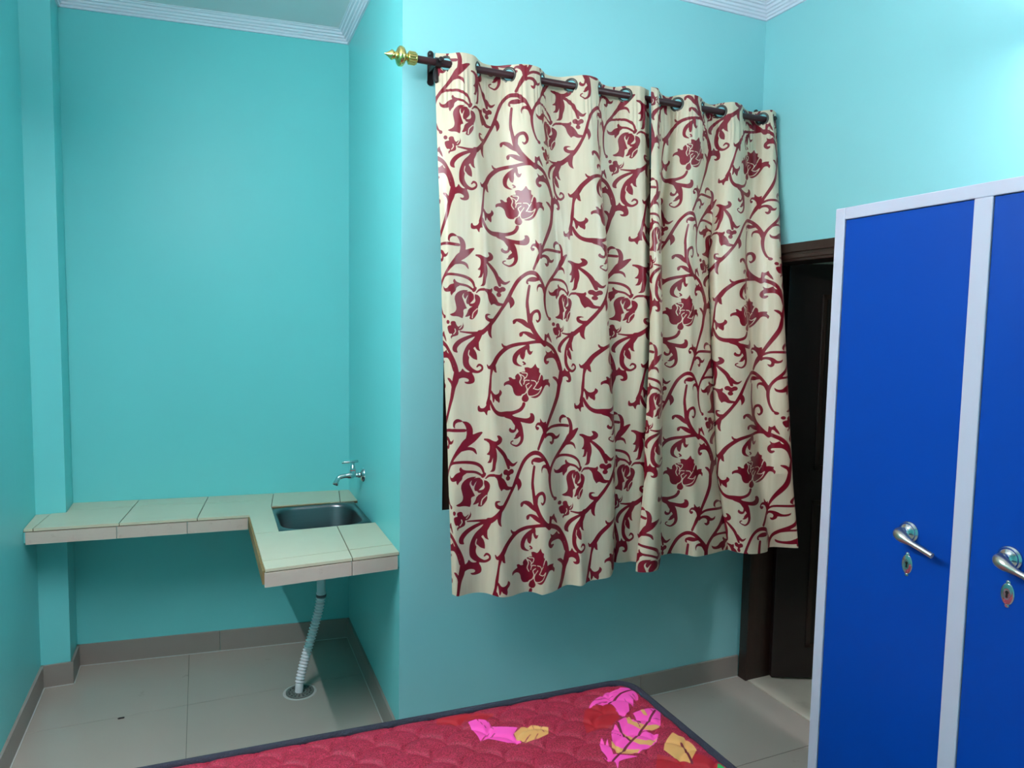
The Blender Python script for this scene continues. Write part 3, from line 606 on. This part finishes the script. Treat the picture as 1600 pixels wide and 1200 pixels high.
FOLDS = {'LT': [[-0.731,0.7703,-0.012],[-0.6379,0.8063,0],[-0.4951,0.8536,0.034],[-0.375,0.9019,0.026],[-0.2874,0.9264,0],[-0.204,0.9505,-0.024],[-0.0683,1.0055,-0.03],[0.0558,1.0462,0],[0.2114,1.0998,0.034],[0.349,1.1553,0.026],
[0.4436,1.1838,0],[0.5289,1.209,-0.024],[0.6636,1.2636,-0.03],[0.7843,1.3026,0],[0.9217,1.3471,0.034],[1.0507,1.3991,0.026],[1.1471,1.4286,0],[1.2389,1.4573,-0.024],[1.3775,1.5135,-0.03],[1.4835,1.5446,0],[1.6061,1.5895,0.022],
[1.789,1.659,-0.005]],
 'RT': [[-0.611,1.6405,0.035],[-0.5455,1.6669,0.036],[-0.4105,1.7077,0],[-0.3039,1.7419,-0.026],[-0.218,1.7763,-0.03],[-0.1339,1.7921,0],[-0.0022,1.8329,0.034],[0.1261,1.884,0.026],[0.2381,1.9209,0],[0.3383,1.9534,-0.024],[0.4509,
1.9984,-0.03],[0.5346,2.0138,0],[0.6556,2.0488,0.034],[0.7842,2.1,0.026],[0.8959,2.1368,0],[1.0022,2.1723,-0.024],[1.1309,2.2238,-0.03],[1.2142,2.2389,0],[1.3045,2.2654,0.025],[1.449,2.318,0]],
 'LM': [[-0.731,0.7775,0],[-0.651,0.7913,0.029],[-0.435,0.8896,0],[-0.261,0.9455,0.0319],[0,1.0783,0.0145],[0.239,1.1513,0.0406],[0.389,1.2247,0],[0.565,1.2674,0.0217],[0.789,1.3471,0.0362],[0.909,1.4187,0.0145],[1.039,1.468,
-0.0435],[1.189,1.4561,-0.0725],[1.309,1.4535,-0.029],[1.565,1.551,0.0072],[1.709,1.6128,0.0174],[1.789,1.6539,-0.0072]],
 'LL': [[-0.731,0.791,0],[-0.651,0.8023,0.029],[-0.435,0.9187,0],[-0.261,0.9724,0.0319],[0,1.0922,0.0072],[0.239,1.1674,0.0406],[0.389,1.247,0],[0.565,1.3061,0.0174],[0.789,1.3871,0.0362],[0.899,1.4485,0.0145],[1.039,1.508,
-0.058],[1.239,1.4961,-0.087],[1.369,1.4901,-0.0435],[1.565,1.5549,-0.0145],[1.709,1.6041,-0.0072],[1.789,1.6414,-0.0217]],
 'LB': [[-0.731,0.7989,0],[-0.651,0.8127,0.0217],[-0.435,0.925,-0.0072],[-0.261,0.9736,0.0435],[0,1.1074,0],[0.239,1.17,0.0435],[0.389,1.2515,0],[0.565,1.3014,0.029],[0.789,1.3836,0.0217],[0.899,1.4364,0.0145],[1.039,1.4956,
-0.058],[1.239,1.4984,-0.1015],[1.369,1.5016,-0.058],[1.565,1.5579,-0.029],[1.709,1.5935,-0.0145],[1.789,1.6215,-0.029]],
 'RM': [[-0.611,1.6219,0.029],[-0.561,1.6218,0.0508],[-0.431,1.6662,0.0435],[-0.381,1.7033,0],[-0.291,1.7115,-0.029],[-0.191,1.7085,-0.0072],[0,1.7665,0.0145],[0.189,1.8261,0.0362],[0.389,1.8944,0.029],[0.489,1.9559,-0.029],
[0.589,1.9545,-0.0435],[0.689,1.9463,0],[1,2.0886,0.029],[1.139,2.1508,0],[1.289,2.1906,0.029],[1.389,2.2578,0.029],[1.449,2.318,-0.0145]],
 'RL': [[-0.611,1.5889,0.0362],[-0.561,1.5918,0.058],[-0.431,1.6448,0.0508],[-0.381,1.6901,0],[-0.291,1.7014,-0.029],[-0.191,1.7045,-0.0072],[0,1.762,0.0145],[0.189,1.8286,0.0362],[0.389,1.9022,0.029],[0.489,1.9636,-0.029],[0.589,
1.9653,-0.0435],[0.689,1.9514,0],[1,2.0728,0.029],[1.139,2.1552,0],[1.289,2.1863,0.0362],[1.389,2.2606,0.029],[1.449,2.318,-0.0145]],
 'RB': [[-0.611,1.5434,0.0435],[-0.561,1.5464,0.0653],[-0.431,1.6277,0.0508],[-0.381,1.6758,0],[-0.291,1.6901,-0.029],[-0.191,1.6933,-0.0072],[0,1.783,-0.0145],[0.189,1.8317,0.0435],[0.389,1.975,-0.0145],[0.489,2.015,-0.0435],
[0.589,2.0094,-0.0435],[0.689,2.0083,-0.0145],[1,2.0711,0.029],[1.139,2.1424,0.029],[1.289,2.218,-0.0435],[1.389,2.3096,0],[1.449,2.318,-0.0145]]}

# ------------------------------------------------------------------ printed cloth: distance field of one pattern repeat
REP_W, REP_H, RES = 0.3990, 0.6435, 0.0015
NX, NY = int(round(REP_W / RES)), int(round(REP_H / RES))

def seg_dist(px, py, ax, ay, bx, by):
    dx_, dy_ = bx - ax, by - ay
    l2 = dx_ * dx_ + dy_ * dy_ + 1e-12
    t = np.clip(((px - ax) * dx_ + (py - ay) * dy_) / l2, 0, 1)
    return np.hypot(px - ax - t * dx_, py - ay - t * dy_), t

def spline(pts, n):
    """Catmull-Rom through rows of pts"""
    p = np.asarray(pts, float)
    if len(p) < 3: return p
    q = np.vstack([2 * p[0] - p[1], p, 2 * p[-1] - p[-2]])
    out = []
    for i in range(1, len(q) - 2):
        t = np.linspace(0, 1, n, endpoint=False)[:, None]
        a, b, c, d = q[i - 1], q[i], q[i + 1], q[i + 2]
        out.append(0.5 * (2 * b + (c - a) * t + (2 * a - 5 * b + 4 * c - d) * t ** 2 + (3 * b - a - 3 * c + d) * t ** 3))
    out.append(p[-1:])
    return np.vstack(out)

def poly_sdf(px, py, pg):
    d = np.full(px.shape, 1e3); inside = np.zeros(px.shape, bool)
    n = len(pg)
    for i in range(n):
        ax, ay = pg[i]; bx, by = pg[(i + 1) % n]
        dd, _ = seg_dist(px, py, ax, ay, bx, by)
        d = np.minimum(d, dd)
        if ay != by:
            c = ((ay > py) != (by > py)) & (px < (bx - ax) * (py - ay) / (by - ay) + ax)
            inside ^= c
    return np.where(inside, -d, d)

def smooth_poly(pg):
    """rounds a traced outline a little without losing its points"""
    p = np.asarray(pg, float)
    if len(p) < 5: return p
    out = []
    for i in range(len(p)):
        a, b, c = p[i - 1], p[i], p[(i + 1) % len(p)]
        u, w_ = (b - a) / (np.linalg.norm(b - a) + 1e-9), (c - b) / (np.linalg.norm(c - b) + 1e-9)
        if u @ w_ > 0.15:
            k = 0.25
            out += [b + (a - b) * k, b * 0.75 + (a + c) * 0.125, b + (c - b) * k]
        else:
            out.append(b)
    return np.array(out)

def splat(field, x0, x1, y0, y1, fn, mode):
    mg = 0.006
    i0, i1 = int(math.floor((x0 - mg) / RES)), int(math.ceil((x1 + mg) / RES))
    j0, j1 = int(math.floor((y0 - mg) / RES)), int(math.ceil((y1 + mg) / RES))
    I, J = np.meshgrid(np.arange(i0, i1 + 1), np.arange(j0, j1 + 1))
    v = fn(I * RES, J * RES)
    ii, jj = I % NX, J % NY
    if mode == 'min': np.minimum.at(field, (jj, ii), v)
    else: np.maximum.at(field, (jj, ii), v)

field = np.full((NY, NX), 0.006)
for s in PRINT_STROKES:
    q = spline([(a / 1000, b / 1000, c / 1000) for a, b, c in s], 6)
    q[:, 2] = np.maximum(q[:, 2], 0.0006)
    def fn(px, py, q=q):
        d = np.full(px.shape, 1e3)
        for i in range(len(q) - 1):
            dd, t = seg_dist(px, py, q[i, 0], q[i, 1], q[i + 1, 0], q[i + 1, 1])
            d = np.minimum(d, dd - (q[i, 2] * (1 - t) + q[i + 1, 2] * t))
        return d
    r = q[:, 2].max()
    splat(field, q[:, 0].min() - r, q[:, 0].max() + r, q[:, 1].min() - r, q[:, 1].max() + r, fn, 'min')
for s in PRINT_SHAPES:
    q = smooth_poly([(a / 1000, b / 1000) for a, b in s])
    splat(field, q[:, 0].min(), q[:, 0].max(), q[:, 1].min(), q[:, 1].max(), lambda px, py, q=q: poly_sdf(px, py, q), 'min')
for s in PRINT_VEINS:
    q = spline([(a / 1000, b / 1000) for a, b, c in s], 5); wv = s[0][2] / 1000
    def fn(px, py, q=q, wv=wv):
        d = np.full(px.shape, 1e3)
        for i in range(len(q) - 1):
            d = np.minimum(d, seg_dist(px, py, *q[i], *q[i + 1])[0])
        return wv + 0.0009 - d
    splat(field, q[:, 0].min(), q[:, 0].max(), q[:, 1].min(), q[:, 1].max(), fn, 'max')
field = np.clip(field, -0.006, 0.006)

def sample(fx, fy):
    u, v = fx / RES, fy / RES
    i, j = np.floor(u).astype(int), np.floor(v).astype(int)
    a, b = u - i, v - j
    g = lambda jj, ii: field[jj % NY, ii % NX]
    return g(j, i) * (1 - a) * (1 - b) + g(j, i + 1) * a * (1 - b) + g(j + 1, i) * (1 - a) * b + g(j + 1, i + 1) * a * b

def cloth_material():
    m, nt, b = new_mat('cream satin with maroon scroll print')
    N, L = nt.nodes, nt.links
    at = N.new('ShaderNodeAttribute'); at.attribute_name = 'print'
    mr = N.new('ShaderNodeMapRange'); mr.interpolation_type = 'SMOOTHSTEP'
    mr.inputs[1].default_value = 0.0009; mr.inputs[2].default_value = -0.0001
    L.new(at.outputs['Fac'], mr.inputs[0])
    tc = N.new('ShaderNodeTexCoord'); mp = N.new('ShaderNodeMapping')
    mp.inputs['Scale'].default_value = (60, 60, 3)
    L.new(tc.outputs['Object'], mp.inputs['Vector'])
    no = N.new('ShaderNodeTexNoise'); no.inputs['Scale'].default_value = 1.0; no.inputs['Detail'].default_value = 3
    L.new(mp.outputs['Vector'], no.inputs['Vector'])
    c1 = N.new('ShaderNodeMix'); c1.data_type = 'RGBA'
    c1.inputs[6].default_value = lin(200, 182, 153); c1.inputs[7].default_value = lin(216, 201, 175)
    L.new(no.outputs['Fac'], c1.inputs[0])
    c2 = N.new('ShaderNodeMix'); c2.data_type = 'RGBA'
    L.new(mr.outputs[0], c2.inputs[0]); L.new(c1.outputs[2], c2.inputs[6]); c2.inputs[7].default_value = lin(118, 4, 28)
    L.new(c2.outputs[2], b.inputs['Base Color'])
    b.inputs['Roughness'].default_value = 0.36
    b.inputs['Specular IOR Level'].default_value = 0.4
    b.inputs['Anisotropic'].default_value = 0.4
    mp2 = N.new('ShaderNodeMapping'); mp2.inputs['Scale'].default_value = (16, 16, 1.6)
    L.new(tc.outputs['Object'], mp2.inputs['Vector'])
    n2 = N.new('ShaderNodeTexNoise'); n2.inputs['Scale'].default_value = 1.0; n2.inputs['Detail'].default_value = 4; n2.inputs['Distortion'].default_value = 0.6
    L.new(mp2.outputs['Vector'], n2.inputs['Vector'])
    bp = N.new('ShaderNodeBump'); bp.inputs['Strength'].default_value = 0.12; bp.inputs['Distance'].default_value = 0.02
    L.new(n2.outputs['Fac'], bp.inputs['Height']); L.new(bp.outputs['Normal'], b.inputs['Normal'])
    return m
M['cloth'] = cloth_material()

def hermite(rows, a):
    r = np.asarray(rows, float); x = r[:, 0]; out = []
    for c in (1, 2):
        y = r[:, c]; h = np.diff(x); d = np.diff(y) / h
        m = np.empty_like(y); m[0] = d[0]; m[-1] = d[-1]
        m[1:-1] = (d[:-1] * h[1:] + d[1:] * h[:-1]) / (h[:-1] + h[1:])
        k = np.clip(np.searchsorted(x, a) - 1, 0, len(x) - 2)
        t = (a - x[k]) / h[k]
        out.append((2 * t ** 3 - 3 * t ** 2 + 1) * y[k] + (t ** 3 - 2 * t ** 2 + t) * h[k] * m[k] + (-2 * t ** 3 + 3 * t ** 2) * y[k + 1] + (t ** 3 - t ** 2) * h[k] * m[k + 1])
    return out

def sstep(t):
    t = np.clip(t, 0, 1); return t * t * (3 - 2 * t)

def grid_mesh(name, V, mask, material, parent, attrs):
    """V: rows x cols x 3; mask of quads kept"""
    R, C, _ = V.shape
    idx = np.arange(R * C).reshape(R, C)
    q = np.stack([idx[:-1, :-1], idx[1:, :-1], idx[1:, 1:], idx[:-1, 1:]], -1)[mask]
    n = len(q)
    me = bpy.data.meshes.new(name)
    me.vertices.add(R * C); me.vertices.foreach_set('co', V.reshape(-1).astype(np.float32))
    me.loops.add(n * 4); me.loops.foreach_set('vertex_index', q.reshape(-1).astype(np.int32))
    me.polygons.add(n); me.polygons.foreach_set('loop_start', (np.arange(n) * 4).astype(np.int32))
    me.polygons.foreach_set('use_smooth', np.ones(n, bool))
    me.update(calc_edges=True)
    for k, v in attrs.items():
        at = me.attributes.new(k, 'FLOAT', 'POINT')
        at.data.foreach_set('value', v.reshape(-1).astype(np.float32))
    me.materials.append(material)
    me.validate()
    o = bpy.data.objects.new(name, me); col.objects.link(o); o.parent = parent
    return o

def curtain(label, key, zl, zref, zbot, low):
    root = thing('curtain', label, 'curtain', 'eyelet curtains at the window')
    T, Mi, Lo, Bo = (FOLDS[key + k] for k in 'TMLB')
    a0, a1 = Mi[0][0], Mi[-1][0]
    step = 0.0021
    cols = int((a1 - a0) * REP_W / step); rows = int(1.96 / step)
    a = np.linspace(a0, a1, cols)
    lv = [hermite(r, a) for r in (T, Mi, Lo, Bo)]
    s = np.linspace(0, 1, rows)[:, None]
    zb_ = np.interp(a, [p[0] for p in zbot], [p[1] for p in zbot])[None, :]
    ztop = RODZ + 0.036
    z = ztop + (zb_ - ztop) * s
    w1 = sstep((2.50 - z) / (2.50 - 1.86)); w2 = sstep((zl[0] - z) / (zl[0] - zl[1])); w3 = np.clip((zl[1] - z) / (zl[1] - zl[2]), 0, 1.2)
    def blend(c):
        v = lv[0][c][None] * (1 - w1) + lv[1][c][None] * w1
        v = v * (1 - w2) + lv[2][c][None] * w2
        return v * (1 - w3) + lv[3][c][None] * w3
    X, F = blend(1 - 1), blend(1)
    # the eyelet waves run on down the cloth, ever shallower
    F = F + 0.52 * lv[0][1][None] * sstep((z - 0.75) / 1.3) * w1
    k = np.clip((X - 1.7) / 0.6, 0, 1); k = k * k * (3 - 2 * k)
    flare = (0.15 + 0.10 * k) * np.clip(2.55 - z, 0, 3) / 1.9
    rng = np.random.default_rng(4)
    puck = 0.0022 * np.sin(a[None] * REP_W * 310 + 1.7 * np.sin(a[None] * 40)) * np.exp(-((z - 2.47) / 0.06) ** 2)
    hem = 0.004 * np.sin(a[None] * 26 + z * 9) * sstep((0.85 - z) / 0.2)
    F = F + 0.009 * np.sin(a[None] * 2 * np.pi * 2.3 + 0.6) * sstep((2.35 - z) / 0.5)
    Y = RODY - flare - F - puck - hem
    X = np.minimum(X, XR - 0.006); Y = np.minimum(Y, YW - 0.004)
    V = np.stack([X, Y, z], -1)
    # printed motif: cloth length below the first flower row
    fx = a[None] * REP_W + 0 * z
    fy = (zref - z) - (1 - low) * np.clip(1.363 - z, 0, 2)
    pr = sample(fx, fy)
    cen = 0.25 * (V[:-1, :-1] + V[1:, :-1] + V[1:, 1:] + V[:-1, 1:])
    mask = np.ones(cen.shape[:2], bool)
    eyes = [r[0] for r in T[1:-1] if abs(r[2]) < 1e-6]
    for ea in eyes:
        (ex,), (ef,) = hermite(T, np.array([ea]))
        c = np.array([ex, RODY, RODZ])
        mask &= np.linalg.norm(cen - c, axis=-1) > 0.0225
    grid_mesh('cloth', V, mask, M['cloth'], root, {'print': pr})
    for ea in eyes:
        e = 0.02
        (x0_, x1_), (f0_, f1_) = hermite(T, np.array([ea - e, ea + e]))
        (ex,), (ef,) = hermite(T, np.array([ea]))
        t = Vector((x1_ - x0_, -(f1_ - f0_), 0)).normalized(); nrm = Vector((t.y, -t.x, 0))
        up = Vector((0, 0, 1)); c = Vector((ex, RODY, RODZ))
        n, mm = 28, 8
        rings = []
        for i in range(n + 1):
            ang = 2 * math.pi * i / n; d = t * math.cos(ang) + up * math.sin(ang)
            rings.append([tuple(c + d * (0.0245 + 0.0045 * math.cos(2 * math.pi * j / mm)) + nrm * 0.0022 * math.sin(2 * math.pi * j / mm)) for j in range(mm)])
        MB().loft(rings, cap0=False, cap1=False).build('eyelet', M['eyelet'], root)
    return root
curtain('cream satin curtain with maroon scrolls, left panel below the gold finial', 'L', (1.74, 1.09, 0.68), 2.003 , [(-0.731, 0.688), (0.1, 0.650), (0.9, 0.676), (1.0, 0.70), (1.789, 0.704)], 0.94)
curtain('cream satin curtain with maroon scrolls, right panel beside the dark door', 'R', (1.68, 1.04, 0.72), 2.276, [(-0.611, 0.690), (-0.42, 0.694), (-0.38, 0.72), (1.449, 0.716)], 1.0)

# ------------------------------------------------------------------ bed and mattress
MZ = 0.45
MX0, MX1 = -0.53, 1.303
rot = math.radians(-2.2)
def mattress_xy(u, v):
    """u across the room from the right end, v from the far edge towards the viewer"""
    return MX1 - u, 1.951 + 0.0445 * u - v
bed = thing('bed_frame', 'plain grey steel cot under the red mattress', 'bed')
for u in (0.06, 1.74):
    for v in (0.06, 0.86):
        x, y = mattress_xy(u, v)
        MB().box(x - 0.02, x + 0.02, y - 0.02, y + 0.02, 0.001, 0.32).build('leg', M['bed_steel'], bed)
for (u0, v0, u1, v1) in ((0.03, 0.03, 1.79, 0.03), (0.03, 0.89, 1.79, 0.89), (0.03, 0.03, 0.03, 0.89), (1.79, 0.03, 1.79, 0.89), (0.6, 0.03, 0.6, 0.89), (1.2, 0.03, 1.2, 0.89)):
    a_, b_ = Vector(mattress_xy(u0, v0)), Vector(mattress_xy(u1, v1))
    d = (b_ - a_).normalized() * 0.015; n = Vector((-d.y, d.x))
    MB().prism([tuple(a_ - d - n), tuple(b_ + d - n), tuple(b_ + d + n), tuple(a_ - d + n)], 0.292, 0.322).build('rail', M['bed_steel'], bed)
MB().prism([mattress_xy(0.03, 0.03), mattress_xy(1.79, 0.03), mattress_xy(1.79, 0.89), mattress_xy(0.03, 0.89)], 0.322, 0.339).build('base_sheet', M['bed_steel'], bed)

matt = thing('mattress', 'red quilted mattress with pink feather print and navy piping', 'mattress')
ML, MW, MR = 1.82, 0.91, 0.075
def outline(ins, n=10):
    pts = []
    for (cu, cv, a0) in ((MR, MR, 180), (ML - MR, MR, 270), (ML - MR, MW - MR, 0), (MR, MW - MR, 90)):
        for k in range(n):
            a = math.radians(a0 + 90 * k / (n - 1)); r = MR - ins
            pts.append((cu + r * math.cos(a), cv + r * math.sin(a)))
    return pts
def ring_at(ins, z): return [(*mattress_xy(u, v), z) for u, v in outline(ins)]
MB().loft([ring_at(0.012, 0.3435), ring_at(0.002, 0.352), ring_at(0.0, 0.40), ring_at(0.002, 0.438), ring_at(0.012, 0.444)], cap1=False).build('border', M['border'], matt)
for zz in (0.446, 0.352):
    loop = ring_at(0.004, zz)
    MB().tube([loop[i % len(loop)] for i in range(len(loop) + 1)], 0.0115, 12, cap=False).build('piping', M['navy'], matt)
st_ = 0.0045
nu, nv = int((ML - 0.01) / st_), int((MW - 0.01) / st_)
U, Vv = np.meshgrid(np.linspace(0.005, ML - 0.005, nu), np.linspace(0.005, MW - 0.005, nv))
# scalloped quilting: rows of half circles
SR = 0.062
gx, gy = MX1 - U, 1.951 + 0.0445 * U - Vv
qx, qy = U, MW - Vv
dmin = np.full(U.shape, 1.0)
row = np.floor(qy / SR)
for dj in (-1, 0):
    r_ = row + dj
    offx = np.where(r_ % 2 == 0, 0.0, SR)
    cxn = np.round((qx - offx) / (2 * SR)) * 2 * SR + offx
    for k in (-1, 0, 1):
        rr = np.hypot(qx - (cxn + k * 2 * SR), qy - r_ * SR)
        dd = np.where(qy >= r_ * SR, np.abs(rr - SR), 1.0)
        dmin = np.minimum(dmin, dd)
puff = 0.0085 * (1 - np.exp(-(dmin / 0.008) ** 1.0))
du = np.minimum(U, ML - U); dv = np.minimum(Vv, MW - Vv)
cu = np.maximum(MR - du, 0); cvv = np.maximum(MR - dv, 0)
edge_d = np.where((du < MR) & (dv < MR), MR - np.hypot(cu, cvv), np.minimum(du, dv))
H = 0.4425 + puff * sstep(edge_d / 0.03) + 0.004 * sstep(edge_d / 0.06)
V = np.stack([gx, gy, H], -1)
ed = 0.25 * (edge_d[:-1, :-1] + edge_d[1:, :-1] + edge_d[1:, 1:] + edge_d[:-1, 1:])
attrs = {}
near = (gx > 0.2)
for k, shapes in MATTRESS_PRINT.items():
    d = np.full(U.shape, 0.05)
    for s in shapes:
        q = [(a / 1000, b / 1000) for a, b in s]
        if k in ('dark', 'slit'):
            for i in range(len(q) - 1):
                d = np.minimum(d, seg_dist(gx, gy, *q[i], *q[i + 1])[0] - (0.0035 if k == 'dark' else 0.0018))
        else:
            d = np.minimum(d, poly_sdf(gx, gy, q))
    attrs['print_' + k] = d
slit = attrs.pop('print_slit')
for k in ('pink', 'orange'): attrs['print_' + k] = np.maximum(attrs['print_' + k], -slit)
def mattress_material():
    m, nt, b = new_mat('maroon quilted fabric with feather print')
    N, L = nt.nodes, nt.links
    tc = N.new('ShaderNodeTexCoord')
    no = N.new('ShaderNodeTexNoise'); no.inputs['Scale'].default_value = 300; no.inputs['Detail'].default_value = 2
    L.new(tc.outputs['Object'], no.inputs['Vector'])
    mr = N.new('ShaderNodeMapRange'); mr.inputs[1].default_value = 0.38; mr.inputs[2].default_value = 0.68
    L.new(no.outputs['Fac'], mr.inputs[0])
    c = N.new('ShaderNodeMix'); c.data_type = 'RGBA'
    c.inputs[6].default_value = lin(120, 0, 26); c.inputs[7].default_value = lin(192, 40, 76)
    L.new(mr.outputs[0], c.inputs[0])
    out = c.outputs[2]
    for k, rgb in (('crimson', (168, 10, 28)), ('pink', (255, 78, 176)), ('orange', (222, 160, 92)), ('green', (40, 170, 84)), ('dark', (110, 16, 40))):
        at = N.new('ShaderNodeAttribute'); at.attribute_name = 'print_' + k
        r = N.new('ShaderNodeMapRange'); r.interpolation_type = 'SMOOTHSTEP'
        r.inputs[1].default_value = 0.001; r.inputs[2].default_value = -0.001
        L.new(at.outputs['Fac'], r.inputs[0])
        mx = N.new('ShaderNodeMix'); mx.data_type = 'RGBA'
        L.new(r.outputs[0], mx.inputs[0]); L.new(out, mx.inputs[6]); mx.inputs[7].default_value = lin(*rgb)
        out = mx.outputs[2]
    L.new(out, b.inputs['Base Color'])
    b.inputs['Roughness'].default_value = 0.6
    return m
grid_mesh('quilted_top', V, ed > 0.004, mattress_material(), matt, attrs)

# ------------------------------------------------------------------ locker
LX, LY1, LH = 1.70, 1.546, 1.984
LX2, LY0 = 2.20, 0.69
locker = thing('locker', 'tall blue steel locker with pale lavender frame and lever handles', 'locker')
body = MB().box(LX + 0.03, LX2, LY0, LY1, 0.10, LH - 0.002)
body.build('cabinet_body', M['locker_white'], locker)
fr = 0.0
D1 = (1.140, 1.513); D2 = (0.722, 1.095)
ZD0, ZD1 = 0.145, 1.950
def rail(y0, y1, z0, z1): MB().box(LX, LX + 0.032, y0, y1, z0, z1).build('front_frame', M['locker_white'], locker, 0.0025)
rail(D1[1], LY1, 0.10, LH); rail(D1[0] - 0.045, D1[0], ZD0, ZD1); rail(LY0, D2[0], 0.10, LH)
rail(D2[0], D1[1], ZD1, LH); rail(D2[0], D1[1], 0.10, ZD0)
for y in (LY0 + 0.04, LY1 - 0.04):
    for x in (LX + 0.05, LX2 - 0.05):
        MB().box(x - 0.02, x + 0.02, y - 0.02, y + 0.02, 0.0005, 0.10).build('foot', M['locker_white'], locker)
def locker_door(y0, y1, hy, hz, kz):
    d = MB().box(LX + 0.004, LX + 0.028, y0 + 0.0015, y1 - 0.0015, ZD0 + 0.002, ZD1 - 0.002).build('door_panel', M['blue'], locker, 0.0015)
    xf = LX + 0.004
    MB().lathe((xf, hy, hz), (-1, 0, 0), [(0, 0.0285), (0.003, 0.0285), (0.006, 0.0265), (0.008, 0.0235), (0.0095, 0.0235), (0.013, 0.021), (0.017, 0.015), (0.019, 0.012), (0.030, 0.0105)], 28).build('handle_rosette', M['chrome'], d)
    p = crom([Vector(q) for q in ((xf - 0.020, hy + 0.02, hz + 0.004), (xf - 0.026, hy + 0.006, hz + 0.002), (xf - 0.040, hy - 0.002, hz - 0.001), (xf - 0.046, hy - 0.018, hz - 0.006), (xf - 0.047, hy - 0.040, hz - 0.013), (xf - 0.046, hy - 0.068, hz - 0.021), (xf - 0.045, hy - 0.098, hz - 0.030), (xf - 0.044, hy - 0.12, hz - 0.037))], 8)
    n = len(p)
    rad = [0.0125 + 0.003 * math.sin(math.pi * min(1, i / (0.5 * n))) if i < 0.42 * n else 0.0075 + 0.006 * max(0, (0.62 - i / n) / 0.2) for i in range(n)]
    MB().tube(p, rad, 18).build('lever_handle', M['satin_chrome'], d)
    pl = MB(); n = 32
    def oval(ry, rz, x): return [(x, hy + ry * math.sin(2 * math.pi * k / n), kz + rz * math.cos(2 * math.pi * k / n) * (1.0)) for k in range(n)]
    pl.loft([oval(0.0155, 0.0265, xf), oval(0.0155, 0.0265, xf - 0.002), oval(0.0125, 0.0235, xf - 0.0035), oval(0.0105, 0.018, xf - 0.0028), oval(0.009, 0.0145, xf - 0.0042), oval(0.0062, 0.0112, xf - 0.0036)])
    e = pl.build('escutcheon', M['chrome'], d)
    for q in (kz + 0.0275, kz - 0.0275):
        MB().lathe((xf, hy, q), (-1, 0, 0), [(0, 0.0055), (0.002, 0.0055), (0.0032, 0.003)], 14).build('escutcheon_tip', M['chrome'], d)
    k = MB().lathe((xf - 0.003, hy, kz + 0.004), (-1, 0, 0), [(0, 0.0038), (0.0012, 0.0038)], 14).box(xf - 0.0042, xf - 0.003, hy - 0.0022, hy + 0.0022, kz - 0.0085, kz + 0.003)
    k.build('keyhole', M['black'], d)
locker_door(*D1, 1.257, 1.106, 1.019)
locker_door(*D2, 1.002, 1.114, 1.029)

# ------------------------------------------------------------------ crumbs on the alcove floor
tag(MB().loft([rrect(-0.318, 3.196, 0.012, 0.0035, 0.003, 0.0003, 4), rrect(-0.318, 3.196, 0.0125, 0.004, 0.003, 0.003, 4), rrect(-0.317, 3.196, 0.009, 0.002, 0.0018, 0.0048, 4)]).build('crumb', M['black']), 'tiny dark crumb on the grey floor tile under the counter', 'debris')
